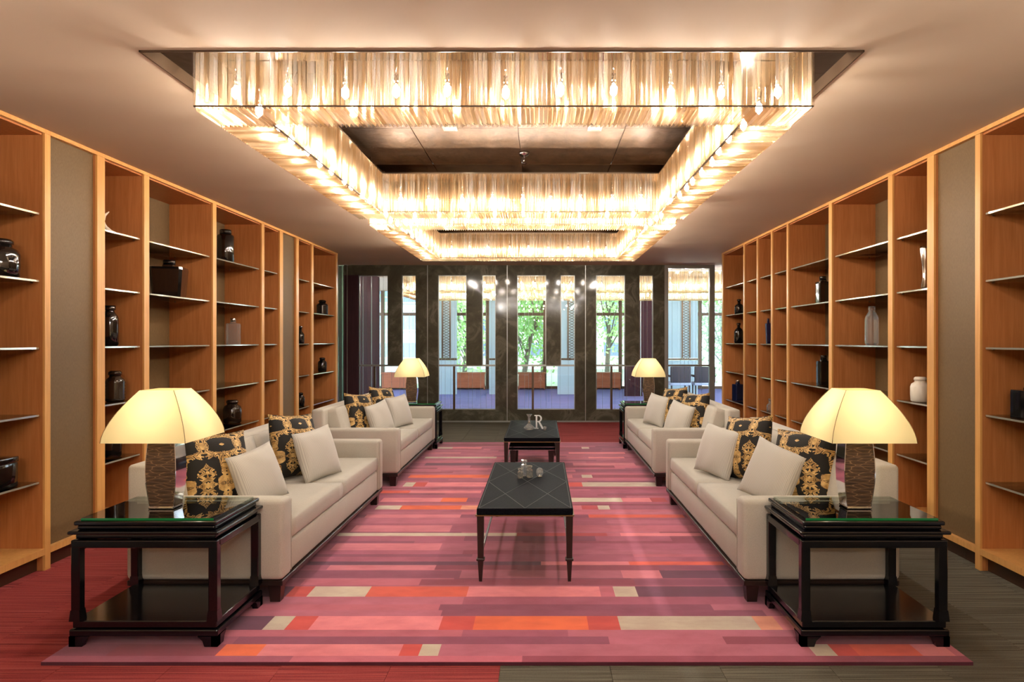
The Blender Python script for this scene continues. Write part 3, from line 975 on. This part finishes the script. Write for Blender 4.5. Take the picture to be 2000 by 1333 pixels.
# ------------------------------------------------------------------ side tables and lamps
def side_table(label, loc):
    t = thing('side_table', label, 'side table', loc, 0, 'black lacquer side tables')
    W, Dp = 0.70, 0.52
    w, d = W / 2, Dp / 2
    # bracket feet
    for sx in (-1, 1):
        for sy in (-1, 1):
            fx, fy = sx * w, sy * d
            prof = [(0, 0), (0.062, 0), (0.072, 0.028), (0.095, 0.048), (0, 0.048)]
            V, F = [], []
            def plate(along_x):
                b = len(V)
                for k in (0, 1):
                    for (p, z) in prof:
                        if along_x: V.append((fx - sx * p, fy - sy * 0.03 * k, z))
                        else: V.append((fx - sx * 0.03 * k, fy - sy * p, z))
                n = len(prof)
                F.append(tuple(b + i for i in range(n))); F.append(tuple(b + n + i for i in reversed(range(n))))
                for i in range(n):
                    j = (i + 1) % n
                    F.append((b + i, b + n + i, b + n + j, b + j))
            plate(True); plate(False)
            ob('bracket_foot', pymesh('foot', V, F, LACQUER), t)
    ob('plinth_frame', box(W, Dp, 0.032, LACQUER, 0.006, 2, False), t, (0, 0, 0.048))
    ob('lower_shelf', box(W - 0.02, Dp - 0.02, 0.034, LACQUER, 0.004, 1, False), t, (0, 0, 0.084))
    for sx in (-1, 1):
        for sy in (-1, 1):
            lg = ob('leg', box(0.042, 0.042, 0.36, LACQUER, 0.004, 1, False), t, (sx * (w - 0.026), sy * (d - 0.026), 0.118))
            ob('leg_block', taper((0.026, 0.026), (0.0215, 0.0215), 0.05, LACQUER), lg, (0, 0, 0.0))
    for s in (-1, 1):
        ob('apron_rail', box(W - 0.01, 0.032, 0.038, LACQUER, 0.006, 2, False), t, (0, s * (d - 0.02), 0.462))
        ob('apron_rail', box(0.032, Dp - 0.07, 0.038, LACQUER, 0.006, 2, False), t, (s * (w - 0.02), 0, 0.462))
    ob('moulding', box(W - 0.035, Dp - 0.035, 0.026, LACQUER, 0.010, 3, False), t, (0, 0, 0.501))
    ob('moulding', box(W + 0.012, Dp + 0.012, 0.016, LACQUER, 0.006, 2, False), t, (0, 0, 0.5275))
    ob('moulding', box(W - 0.045, Dp - 0.045, 0.022, LACQUER, 0.009, 3, False), t, (0, 0, 0.544))
    ob('top', box(W - 0.025, Dp - 0.025, 0.02, LACQUER, 0.006, 2, False), t, (0, 0, 0.5665))
    g = ob('glass_top', abox(-w + .035, w - .035, -d + .035, d - .035, 0, 0.010, GLASS_TOP), t, (0, 0, 0.587))
    ob('glass_edge', abox(-w + .035, w - .035, -d + .0335, -d + .0348, 0.0, 0.010, GREEN_EDGE), g)
    return t

def lamp(label, loc):
    t = thing('table_lamp', label, 'lamp', loc, 0, 'crocodile leather table lamps')
    ob('foot', box(0.125, 0.10, 0.012, CHROME, 0.003, 1, False), t)
    # lens shaped body: widths per height
    hts = [0.0, 0.06, 0.12, 0.18, 0.24, 0.30, 0.345]
    hw = [0.058, 0.066, 0.0725, 0.0745, 0.072, 0.067, 0.062]
    V, F = [], []
    def ring(z, a, b):
        V.extend([(-a, -b, z), (a, -b, z), (a, b, z), (-a, b, z)])
    for z, a in zip(hts, hw): ring(0.012 + z, a, a * 0.66)
    n = len(hts)
    for i in range(n - 1):
        for k in range(4):
            F.append((i * 4 + k, i * 4 + (k + 1) % 4, (i + 1) * 4 + (k + 1) % 4, (i + 1) * 4 + k))
    F.append((3, 2, 1, 0)); F.append(tuple((n - 1) * 4 + k for k in range(4)))
    ob('body', pymesh('lampbody', V, F, CROC), t)
    for s in (-1, 1):
        V, F = [], []
        for z, a in zip(hts, hw):
            b = a * 0.66 + 0.002
            x1, x2 = s * (a + 0.0004), s * (a + 0.004)
            V.extend([(x1, -b, 0.012 + z), (x2, -b, 0.012 + z), (x2, b, 0.012 + z), (x1, b, 0.012 + z)])
        for i in range(n - 1):
            for k in range(4):
                F.append((i * 4 + k, i * 4 + (k + 1) % 4, (i + 1) * 4 + (k + 1) % 4, (i + 1) * 4 + k))
        F.append((3, 2, 1, 0)); F.append(tuple((n - 1) * 4 + k for k in range(4)))
        o = ob('side_plate', pymesh('plate', V, F, CHROME), t); o['label'] = 'mirror polished side of the lamp base'
    ob('stem', tube([(0, 0, 0.355), (0, 0, 0.40)], 0.008, BRASS), t)
    # shade: four curved cloth panels
    zb, h = 0.352, 0.245
    sh = lambda k: 0.203 - 0.118 * k ** 1.6
    N = 10
    for q_ in range(4):
        V, F = [], []
        a = q_ * math.pi / 2
        for i in range(N + 1):
            k = i / N; s_ = sh(k)
            for c in (-1, 1):
                x, y = c * s_, -s_
                V.append((x * math.cos(a) - y * math.sin(a), x * math.sin(a) + y * math.cos(a), zb + h * k))
        for i in range(N):
            F.append((2 * i, 2 * i + 1, 2 * i + 3, 2 * i + 2))
        ob('shade_panel', pymesh('shade', V, F, SHADE, True), t)
        pts = []
        for i in range(N + 1):
            k = i / N; s_ = sh(k) + 0.0005
            x, y = s_, -s_
            pts.append((x * math.cos(a) - y * math.sin(a), x * math.sin(a) + y * math.cos(a), zb + h * k))
        ob('shade_seam', tube(pts, 0.0016, BRASS, 5), t)
    ob('shade_top', abox(-.082, .082, -.082, .082, zb + h - 0.004, zb + h - 0.001, SHADE), t)
    bm = bmesh.new(); bmesh.ops.create_icosphere(bm, subdivisions=2, radius=0.055)
    me = bpy.data.meshes.new('lampbulb'); bm.to_mesh(me); bm.free()
    ob('bulb', finish(me, LAMP_M), t, (0, 0, zb + 0.09))
    return t

TT = 0.5975
for (x, y, side, lab) in ((-1.69, 3.47, -0.03, 'on red carpet nearest the viewer'), (1.755, 3.47, 0.02, 'on grey carpet nearest the viewer'),
                          (-1.555, 9.33, -0.03, 'by the slot windows beyond the red carpet sofas'), (1.62, 9.33, 0.02, 'by the glass door beyond the grey carpet sofas')):
    side_table('black lacquer side table with glass top ' + lab, (x, y, RZ if abs(y) > 3.06 else 0))
    lamp('cream curved shade lamp on table ' + lab, (x + side, y - 0.01, TT + RZ + 0.0005))

# ------------------------------------------------------------------ coffee tables
def coffee_table(label, loc, L=1.55, W=0.575, H=0.44):
    t = thing('coffee_table', label, 'coffee table', loc, 0, 'black leather coffee tables')
    w, l = W / 2, L / 2
    ob('top', box(W, L, 0.038, LEATHER, 0.004, 1, False), t, (0, 0, H - 0.038))
    ob('brass_lip', box(W + 0.014, L + 0.014, 0.006, BRASS), t, (0, 0, H - 0.0445))
    def strip(p, q_):
        p, q_ = Vector(p), Vector(q_)
        d = (q_ - p); ln = d.length; d.normalize()
        n = Vector((-d.y, d.x)) * 0.0022
        V = [(p.x + n.x, p.y + n.y, 0), (p.x - n.x, p.y - n.y, 0), (q_.x - n.x, q_.y - n.y, 0), (q_.x + n.x, q_.y + n.y, 0)]
        V += [(a, b, 0.0006) for a, b, c in V]
        F = [(3, 2, 1, 0), (4, 5, 6, 7), (0, 1, 5, 4), (1, 2, 6, 5), (2, 3, 7, 6), (3, 0, 4, 7)]
        ob('inlay_line', pymesh('line', V, F, INLAY), t, (0, 0, H))
    a, b = w - 0.012, l - 0.012
    for p, q_ in (((-a, -b), (a, b)), ((a, -b), (-a, b)), ((0, -b), (-a, 0)), ((0, -b), (a, 0)), ((0, b), (-a, 0)), ((0, b), (a, 0)),
                  ((-a, -b), (a, -b)), ((-a, b), (a, b)), ((-a, -b), (-a, b)), ((a, -b), (a, b))):
        strip(p, q_)
    for sx in (-1, 1):
        for sy in (-1, 1):
            x, y = sx * (w - 0.022), sy * (l - 0.024)
            lg = ob('leg', taper(0.0165, 0.021, H - 0.0455 - 0.14, DARKWOOD), t, (x, y, 0.14))
            ob('collar', box(0.048, 0.048, 0.014, DARKWOOD, 0.003, 1, False), lg, (0, 0, -0.014))
            ob('foot', taper(0.009, 0.0165, 0.126, DARKWOOD), lg, (0, 0, -0.14))
        ob('stretcher', box(0.012, L - 0.09, 0.012, DARKWOOD), t, (sx * (w - 0.022), 0, 0.15))
    return t
CX = 0.085
coffee_table('black leather topped coffee table nearest, holding crystal blocks', (CX, 4.84, RZ))
coffee_table('black leather topped coffee table near the glass wall, holding the silver letter', (CX, 7.78, RZ))
nt = thing('nesting_table', 'low black table tucked beneath the coffee table near the glass wall', 'table', (CX, 7.62, RZ))
ob('top', box(0.48, 1.1, 0.03, LEATHER, 0.004, 1, False), nt, (0, 0, 0.31))
ob('brass_lip', box(0.492, 1.112, 0.005, CHROME), nt, (0, 0, 0.304))
ob('edge_trim', box(0.484, 0.006, 0.006, CHROME), nt, (0, -0.5535, 0.334))
for sx in (-1, 1):
    for sy in (-1, 1):
        ob('leg', taper(0.017, 0.03, 0.304, DARKWOOD), nt, (sx * 0.2, sy * 0.5, 0))

# things on the coffee tables
TZ = RZ + 0.4408
def crystal_block(label, loc, w, h, mat, rz):
    o = ob('crystal_block', None, None, loc, (0, 0, rz))
    V, F = [], []
    prof = [(w * .45, 0), (w * .5, h * .06), (w * .5, h * .62), (w * .36, h * .72), (w * .36, h * .86), (w * .44, h * .9), (w * .44, h)]
    ob('body', lathe(prof[:4], mat, 8, 0.8, False), o)
    ob('stopper', lathe([(w * .30, h * .722), (w * .30, h * .84), (w * .42, h * .88), (w * .42, h)], mat, 8, 0.8, False), o)
    return tag(o, label, 'ornament', 'crystal pieces on the near coffee table')
crystal_block('tall clear crystal block bottle on the near coffee table', (CX - 0.03, 5.05, TZ), 0.05, 0.115, CLEAR, 0.3)
crystal_block('short smoky crystal block bottle beside the tall one on the near coffee table', (CX + 0.012, 4.99, TZ), 0.046, 0.085, SMOKY_CLEAR, 0.1)
crystal_block('smallest smoky crystal block in front of the two on near coffee table', (CX - 0.055, 4.965, TZ), 0.04, 0.07, SMOKY_CLEAR, 0.7)
def egg(r, sx, sz, mat):
    pr = [(max(0.0005, r * sx * math.sin(math.pi * i / 12)), r * sz * (1 - math.cos(math.pi * i / 12))) for i in range(13)]
    return lathe(pr, mat, 16)
pw = ob('paperweight', None, None, (CX + 0.085, 5.0, TZ), (0, 0, 0.4))
ob('dome', egg(0.03, 0.9, 1.15, CLEAR), pw)
ob('base_facet', lathe([(0.012, 0.0), (0.021, 0.006), (0.012, 0.012)], SILVER, 12), pw, (0, 0, 0.0005))
tag(pw, 'rounded clear glass paperweight on the near coffee table', 'paperweight')
dc = ob('decanter', None, None, (CX - 0.04, 7.62, TZ))
ob('body', lathe([(0.03, 0), (0.058, 0.012), (0.062, 0.03), (0.03, 0.055), (0.013, 0.075), (0.012, 0.15), (0.034, 0.175)], CLEAR, 24), dc)
ob('stopper', lathe([(0.0095, 0.07), (0.017, 0.082), (0.0095, 0.10)], SILVER, 16), dc)
tag(dc, 'squat clear glass decanter with flared neck on the far coffee table', 'decanter')
def letter_r():
    t = ob('letter_ornament', None, None, (CX + 0.062, 7.72, TZ))
    h, y0, y1 = 0.155, -0.012, 0.012
    ob('stem', abox(-.030, -.012, y0, y1, 0.0, h, BRIGHT_SILVER), t)
    ob('serif', abox(-.044, .002, y0, y1, 0.0, 0.009, BRIGHT_SILVER), t); ob('serif', abox(-.044, -.0305, y0, y1, h - 0.009, h, BRIGHT_SILVER), t)
    V, F = [], []
    n = 14
    for k in range(n + 1):
        a = -math.pi / 2 + math.pi * k / n
        for r1, r2 in ((0.040, 0.0385), (0.022, 0.029)):
            for y in (y0, y1):
                V.append((0.0 + r1 * math.cos(a) * 1.02, y, h - 0.0385 + r2 * math.sin(a)))
    for k in range(n):
        b, c = 4 * k, 4 * k + 4
        F += [(b, b + 1, c + 1, c), (b + 3, b + 2, c + 2, c + 3), (b, c, c + 2, b + 2), (b + 1, b + 3, c + 3, c + 1)]
    F += [(0, 2, 3, 1), (4 * n, 4 * n + 1, 4 * n + 3, 4 * n + 2)]
    bw = ob('bowl', pymesh('bowl', V, F, BRIGHT_SILVER), t)
    ob('bowl_bar', multi_box([(-.0125, .0005, y0, y1, h - 0.0095, h), (-.0125, .0005, y0, y1, h - 0.077, h - 0.0675)], BRIGHT_SILVER), t)
    V = [(-.002, y0, h - 0.076), (.018, y0, h - 0.076), (.062, y0, 0.0), (.040, y0, 0.0)]
    V += [(a, y1, c) for a, b, c in V]
    ob('leg', pymesh('rleg', V, [(0, 1, 2, 3), (7, 6, 5, 4), (0, 4, 5, 1), (1, 5, 6, 2), (2, 6, 7, 3), (3, 7, 4, 0)], BRIGHT_SILVER), t)
    tag(t, 'silver serif capital letter R standing on the far coffee table', 'letter')
letter_r()
cb_ = ob('crystal_ball', None, None, (CX + 0.135, 7.6, TZ))
ob('ball', egg(0.02, 1, 1, CLEAR), cb_, (0, 0, 0.006)); ob('ring_foot', lathe([(0.014, 0), (0.011, 0.0075)], SILVER, 12), cb_)
tag(cb_, 'small clear crystal ball beside the letter on the far coffee table', 'ornament')

# ------------------------------------------------------------------ shelf ornaments
def ornament(name, label, cat, side, x, y, zi, body, bmat, lid=None, lmat=None, sq=0.0, seg=24, rz=0.0, ribs=False, group='ornaments on the wall bookcases'):
    z = SHELF_Z[zi] + 0.0008
    t = ob(name, None, None, (side * x, y, z), (0, 0, rz))
    ob('body', lathe(body, bmat, seg, sq, sq < 0.6), t)
    if lid: ob('lid', lathe(lid, lmat or bmat, max(12, seg // 2) if not sq else seg, sq * 0.0, True), t)
    return tag(t, label, cat, group)

def bottle(w, h, neck=0.3, sh=0.7):
    r = w / 2
    return ([(r * .85, 0), (r, h * .05), (r, h * sh * .85), (r * .9, h * sh * .95), (r * .6, h * (sh + .05)), (r * neck, h * (sh + .09)), (r * neck, h * .88)],
            [(r * neck * 1.25, h * .882), (r * neck * 1.35, h * .92), (r * neck * 1.3, h)])
def jar(w, h, ribs=0):
    r = w / 2
    p = [(r * .8, 0), (r * .95, h * .04)]
    if ribs:
        for k in range(ribs):
            z0 = h * (.06 + .6 * k / ribs); dz = h * .6 / ribs
            p += [(r * .94, z0), (r, z0 + dz * .5)]
    else:
        p += [(r, h * .3), (r, h * .6)]
    p += [(r * .88, h * .72), (r * .6, h * .79), (r * .55, h * .86)]
    return p, [(r * .66, h * .862), (r * .66, h * .95), (r * .5, h)]
def square(w, h, flare=1.0, neck=0.35):
    r = w / 2
    return ([(r * flare, 0), (r * flare, h * .01), (r, h * .74), (r * .98, h * .80), (r * neck, h * .82), (r * neck, h * .87)],
            [(r * neck * 1.1, h * .872), (r * neck * 1.1, h * .985), (r * neck, h)])

def orn(name, label, cat, side, x, y, zi, shape, mat, sq=0.0, seg=24, rz=0.0, lmat=None):
    b, l = shape
    return ornament(name, label, cat, side, x, y, zi, b, mat, l, lmat, sq, seg, rz)

orn('bottle', 'round shouldered black glass bottle in the bay nearest the viewer, red side', 'bottle', -1, 3.10, 4.15, 3, jar(0.19, 0.235), SMOKED)
bx = ob('lacquer_box', None, None, (-3.13, 4.08, SHELF_Z[0] + 0.0008)); ob('box_body', box(0.22, 0.2, 0.15, SMOKED, 0.006, 2), bx); ob('box_lid', box(0.226, 0.206, 0.035, SMOKED, 0.006, 2), bx, (0, 0, 0.151))
tag(bx, 'black lacquer box on a low shelf of the bay nearest the viewer', 'box', 'ornaments on the wall bookcases')
hn = ob('horn_ornament', None, None, (-3.14, 5.16, SHELF_Z[4] + 0.0008))
ob('horn', tube([(0.05, 0.10, 0.014), (0.03, 0.06, 0.02), (0.0, 0.03, 0.05), (-0.02, 0.035, 0.10), (-0.01, 0.05, 0.15), (0.01, 0.07, 0.18)], [0.010, 0.019, 0.022, 0.017, 0.011, 0.003], HORN), hn)
ob('horn_foot', lathe([(0.05, 0), (0.05, 0.008), (0.02, 0.012)], SILVER, 16), hn, (0.02, 0.06, 0))
tag(hn, 'pale curved horn ornament on the top shelf beside the tall taupe panel', 'ornament', 'ornaments on the wall bookcases')
orn('bottle', 'tall rounded black bottle at eye level in the narrow bay, red side', 'bottle', -1, 3.13, 5.24, 2, bottle(0.12, 0.31, .5, .78), SMOKED)
orn('jar', 'ribbed dark jar above the near lamp in the narrow bay', 'jar', -1, 3.09, 5.24, 1, jar(0.14, 0.235, 6), BROWN_GLASS)
orn('jar', 'dark jar on the low shelf behind the near lamp in the narrow bay', 'jar', -1, 3.11, 5.24, 0, jar(0.13, 0.2), SMOKED)
orn('vase', 'broad square black vase with short neck on the wide bay shelf', 'vase', -1, 3.16, 6.13, 3, square(0.27, 0.337, .86), SMOKED, 0.95, 32, 0.25)
orn('canister', 'tall black cylinder canister with lid on the top shelf', 'jar', -1, 3.16, 7.22, 4, ([(0.08, 0), (0.085, 0.01), (0.085, 0.29), (0.078, 0.305), (0.055, 0.315)], [(0.06, 0.316), (0.06, 0.355), (0.055, 0.363)]), SMOKED)
orn('bottle', 'clear rectangular glass bottle with silver stopper at eye level', 'bottle', -1, 3.16, 7.40, 2, square(0.13, 0.28, 1.0, .4), CLEAR, 0.95, 32, 0.2, SILVER)
orn('jar', 'dark amber lidded jar low in the wide bay beside the near lamp', 'jar', -1, 3.16, 7.38, 0, jar(0.19, 0.25), BROWN_GLASS)
orn('jar', 'small dark amber jar standing just behind the lidded amber jar', 'jar', -1, 3.24, 7.54, 0, jar(0.13, 0.19), BROWN_GLASS)
orn('bottle', 'slim black bottle at eye level past the narrow taupe panel', 'bottle', -1, 3.06, 9.18, 2, bottle(0.1, 0.235, .4, .6), SMOKED)
orn('jar', 'dark jar on the low shelf past the narrow taupe panel', 'jar', -1, 3.06, 9.18, 0, jar(0.11, 0.19), SMOKED)
orn('jar', 'ribbed black jar high in the bay next to the glass wall', 'jar', -1, 3.1, 10.22, 3, jar(0.17, 0.22, 6), SMOKED)
orn('jar', 'plain black jar low in the bay next to the glass wall', 'jar', -1, 3.1, 10.22, 1, jar(0.13, 0.21), SMOKED)
orn('bottle', 'square black bottle in the bay nearest the viewer, grey side', 'bottle', 1, 3.13, 4.10, 1, square(0.17, 0.21, 1.0, .4), SMOKED, 0.9, 32)
sv = ornament('vase', 'slender hammered silver vase high in the narrow bay, grey side', 'vase', 1, 3.09, 5.17, 3, [(0.02, 0), (0.03, 0.02), (0.018, 0.10), (0.024, 0.2), (0.04, 0.31), (0.036, 0.33)], SILVER)
orn('jar', 'white ceramic jar with short neck in the narrow bay, grey side', 'jar', 1, 3.07, 5.20, 1, jar(0.14, 0.19), WHITE_CERAMIC)
orn('bottle', 'tall clear glass bottle with stopper at eye level, grey side', 'bottle', 1, 3.16, 6.15, 2, bottle(0.10, 0.35, .45, .78), CLEAR, 0.6, 24, 0.2)
orn('bottle', 'dark square bottle on the higher shelf of the wide bay', 'bottle', 1, 3.16, 7.22, 3, square(0.13, 0.295, 1.0, .5), SMOKED, 0.8, 32)
orn('bottle', 'dark square bottle on the lower shelf of the wide bay', 'bottle', 1, 3.16, 7.20, 1, square(0.12, 0.31, 1.0, .5), SMOKED, 0.95, 32)
orn('vase', 'midnight blue tapered vase in a narrow bay at eye level', 'vase', 1, 3.04, 8.60, 2, square(0.07, 0.32, .7, .4), BLUE_GLASS, 0.8, 24)
orn('bottle', 'small clear glass bottle low in a narrow bay', 'bottle', 1, 3.05, 8.57, 0, bottle(0.08, 0.16, .35, .55), CLEAR)
orn('bottle', 'round black bottle on the higher shelf beside the glass door', 'bottle', 1, 3.1, 10.08, 3, bottle(0.13, 0.225, .35, .62), SMOKED)
orn('bottle', 'taller round black bottle at eye level beside the glass door', 'bottle', 1, 3.1, 10.10, 2, bottle(0.13, 0.3, .35, .68), SMOKED)
orn('bottle', 'silver and blue rectangular bottle low beside the glass door', 'bottle', 1, 3.1, 10.15, 0, square(0.13, 0.3, 1.0, .4), BLUE_GLASS, 0.95, 32, 0.3, SILVER)

# ------------------------------------------------------------------ the room beyond the screen
FY = 20.5
struct('floor_beyond', abox(-7, 9, BACK + 0.12, FY + 0.2, -0.08, -0.002, CARPET_BLUE), label='slate blue carpet of the room beyond the screen')
struct('ceiling_beyond', abox(-7, 9, BACK + 0.12, FY + 0.2, 2.95, 3.05, PAINT), label='ceiling of the room beyond the screen')
wl = struct('wall_beyond', None, (0, 0, 0), label='dark timber panelled wall of the room beyond')
for k in range(5):
    ob('timber_panel', abox(-3.75, -3.65, 12.4 + k * 0.75, 12.4 + k * 0.75 + 0.70, 0, 2.95, W_DARKRED), wl)
    ob('metal_strip', abox(-3.74, -3.645, 12.4 + k * 0.75 + 0.705, 12.4 + k * 0.75 + 0.745, 0, 2.95, ALU), wl)
for x0, x1 in ((2.35, 2.75), (2.78, 3.1)):
    ob('timber_panel', abox(x0, x1, 17.8, 17.9, 0, 2.95, W_DARKRED), wl)
ob('metal_strip', abox(2.755, 2.775, 17.79, 17.9, 0, 2.95, ALU), wl)
# window wall of that room
ww = struct('window_6', None, (0, FY, 0), label='dark framed window wall of the room beyond with daylight outside')
mull = [-6.0, -4.6, -3.2, -2.45, -1.45, -0.58, 0.28, 1.0, 1.75, 2.55, 3.6, 4.95, 6.0, 7.4]
for x in mull:
    ob('mullion', abox(x - 0.05, x + 0.05, 0, 0.12, 0, 2.95, DARK_TRIM), ww)
for a, b in zip(mull[:-1], mull[1:]):
    ob('transom', abox(a + 0.05, b - 0.05, 0.02, 0.1, 2.20, 2.29, DARK_TRIM), ww)
    ob('transom', abox(a + 0.05, b - 0.05, 0.02, 0.1, 0, 0.08, DARK_TRIM), ww)
    ob('pane', abox(a + 0.05, b - 0.05, 0.055, 0.063, 0.08, 2.95, GLASS_PANE), ww)
# frosted screens with lattice strips
def frosted(x0, x1, lx, label):
    t = thing('frosted_screen', label, 'screen', ((x0 + x1) / 2, 18.0, 0), 0, 'frosted glass screens beyond')
    c = (x0 + x1) / 2
    ob('upper_pane', abox(x0 - c, x1 - c, 0, 0.012, 0.99, 2.9, FROST), t)
    ob('lower_pane', abox(x0 - c, x1 - c, 0, 0.012, 0.03, 0.93, FROST), t)
    ob('mid_rail', abox(x0 - c, x1 - c, -0.01, 0.03, 0.935, 0.985, DARK_TRIM), t)
    for s in (lx - 0.10, lx + 0.10):
        ob('lattice_stile', abox(s - 0.02 - c, s + 0.02 - c, -0.02, -0.002, 0.99, 2.9, DARK_TRIM), t)
    V = []
    for k in range(26):
        z = 1.02 + k * 0.072
        b = len(V)
        for sg in (-1, 1):
            ob('lattice_bar', _cache.setdefault(('lb', sg), pymesh('bar', [(-.08, -.006, -.04 * sg - .006), (.08, -.006, .04 * sg - .006), (.08, -.006, .04 * sg + .006), (-.08, -.006, -.04 * sg + .006),
                (-.08, .006, -.04 * sg - .006), (.08, .006, .04 * sg - .006), (.08, .006, .04 * sg + .006), (-.08, .006, -.04 * sg + .006)],
                [(0, 1, 2, 3), (7, 6, 5, 4), (0, 4, 5, 1), (3, 2, 6, 7), (1, 5, 6, 2), (0, 3, 7, 4)], DARK_TRIM)), t, (lx - c, -0.011, z))
frosted(-2.62, -2.05, -2.33, 'frosted screen with lattice strip seen through the slot behind the red side sofas')
frosted(-1.2, -0.50, -0.62, 'plain wide frosted screen between the middle slot windows')
frosted(0.60, 1.18, 0.98, 'frosted screen with lattice strip seen through the tree slot window')
frosted(3.40, 4.30, 3.99, 'frosted screen with lattice strip seen through the glass door')
# wooden benches below the windows
def bench(x0, x1, label):
    t = thing('bench', label, 'bench', ((x0 + x1) / 2, FY - 0.45, 0), 0, 'wooden window benches beyond')
    w = (x1 - x0) / 2
    ob('front_panel', abox(-w, w, -0.02, 0.0, 0.06, 0.47, W_BACKROOM), t)
    ob('seat_board', abox(-w - .02, w + .02, -0.05, 0.4, 0.471, 0.51, W_BACKROOM), t)
    ob('side_panel', abox(-w, -w + .02, 0.001, 0.38, 0, 0.47, W_BACKROOM), t); ob('side_panel', abox(w - .02, w, 0.001, 0.38, 0, 0.47, W_BACKROOM), t)
bench(-2.35, -1.5, 'amber wooden window bench beyond the slot behind the red side sofas')
bench(-0.5, 0.28, 'amber wooden window bench below the branching tree')
bench(1.8, 2.5, 'amber wooden window bench beyond the slot by the grey side sofa lamp')
bench(-4.5, -3.3, 'amber wooden window bench beyond the timber panelled wall')
def armchair(x, y, rz, label):
    t = thing('lounge_chair', label, 'chair', (x, y, 0), rz, 'lounge chairs beyond the glass door')
    ob('seat', box(0.5, 0.5, 0.08, CHAIR_SEAT, 0.02, 2), t, (0, 0, 0.36))
    ob('backrest', box(0.5, 0.07, 0.4, CHAIR_FAB, 0.02, 2), t, (0, -0.22, 0.42))
    for sx in (-1, 1):
        for sy in (-1, 1):
            ob('leg', taper(0.012, 0.018, 0.36, DARKWOOD), t, (sx * 0.22, sy * 0.21, 0))
        ob('armrest', box(0.04, 0.46, 0.05, CHAIR_FAB, 0.01, 2), t, (sx * 0.24, 0, 0.56))
armchair(3.55, 16.8, 0.05, 'dark backed lounge chair seen through the glass door, beside the frame post')
armchair(4.16, 16.8, -0.05, 'dark backed lounge chair seen through the glass door, next to the shelving')
chandelier('wide crystal rod chandelier in the room beyond the screen', -2.8, 4.9, 13.25, 16.3, 2.41, 2.80, 2.95, False, 0.03, 0.4, 9)

# ------------------------------------------------------------------ outdoors
struct('ground_outside', abox(-40, 40, FY + 0.3, 70, -0.6, -0.5, GROUND), label='ground outside the far windows')
def tree(label, x, y, h, lean, spread, nleaf, mat, seed):
    rg = random.Random(seed)
    t = thing('tree', label, 'tree', (x, y, -0.5), 0, 'trees outside the far windows')
    top = (lean, 0, h * 0.55)
    ob('trunk', tube([(0, 0, 0), (lean * .3, 0, h * .2), (lean * .6, 0, h * .4), top], [0.11, 0.09, 0.07, 0.05], BARK), t)
    tips = []
    for k in range(9):
        a = rg.uniform(0, 6.28); s0 = rg.uniform(0.3, 1.0)
        st_ = (lean * s0, 0, h * .55 * s0)
        e = (st_[0] + math.cos(a) * spread * rg.uniform(.5, 1), math.sin(a) * spread * .7, st_[2] + h * rg.uniform(.2, .45))
        m_ = tuple((p + q_) / 2 + rg.uniform(-.1, .1) for p, q_ in zip(st_, e))
        ob('branch', tube([st_, m_, e], [0.035, 0.022, 0.008], BARK, 6), t)
        tips += [e, m_]
    V, F = [], []
    for k in range(nleaf):
        b = rg.choice(tips)
        p = Vector((b[0] + rg.gauss(0, spread * .35), b[1] + rg.gauss(0, spread * .3), b[2] + rg.gauss(0, h * .12)))
        u = Vector((rg.gauss(0, 1), rg.gauss(0, 1), rg.gauss(0, 1))).normalized()
        w = u.orthogonal().normalized() * 0.05; u = u * 0.09
        n = len(V)
        V += [tuple(p - u), tuple(p + w), tuple(p + u), tuple(p - w)]; F.append((n, n + 1, n + 2, n + 3))
    ob('foliage', pymesh('leaves', V, F, mat), t)['kind'] = 'stuff'
tree('branching young green tree framed in the middle slot window', -0.55, 23.6, 5.0, 0.55, 1.3, 2200, LEAF[0], 3)
tree('pale green tree beyond the slot behind the red side sofas', -2.9, 27.0, 5.5, 0.2, 1.5, 2600, LEAF[1], 5)
tree('single upright tree beyond the slot by the grey side lamp', 2.7, 26.5, 6.0, 0.15, 1.1, 1500, LEAF[1], 8)
tree('leafy green tree outside the glass door', 6.6, 23.8, 5.5, -0.2, 1.4, 2400, LEAF[0], 9)
tree('leafy green tree outside beyond the tinted glass strip', -7.6, 26.0, 5.5, 0.2, 1.6, 2600, LEAF[0], 12)
tree('full green tree farther back in the middle slot window', 0.2, 31.0, 6.5, 0.3, 2.2, 4200, LEAF[0], 14)
def building(label, x0, x1, y, h, mat, nx, nz):
    t = thing('building', label, 'building', ((x0 + x1) / 2, y, -0.5), 0, 'buildings across the street')
    w = (x1 - x0) / 2
    ob('facade', abox(-w, w, 0, 6, 0, h, mat), t)
    me = abox(-.55, .55, -0.04, 0.1, 0, 0.9, WINDOW_DARK)
    led = abox(-.65, .65, -0.12, -0.001, -0.08, -0.001, FACADE)
    for i in range(nx):
        for j in range(nz):
            x = -w + 2 * w * (i + .5) / nx; z = 0.9 + j * 1.7
            f = ob('window', me, t, (x, 0, z)); ob('window_ledge', led, f)
building('pale apartment block across the street beyond the red side slots', -16, -5.5, 42, 16, FACADE2, 6, 9)
building('white apartment block across the street beyond the middle slots', -4.5, 7.5, 46, 16, FACADE, 7, 9)
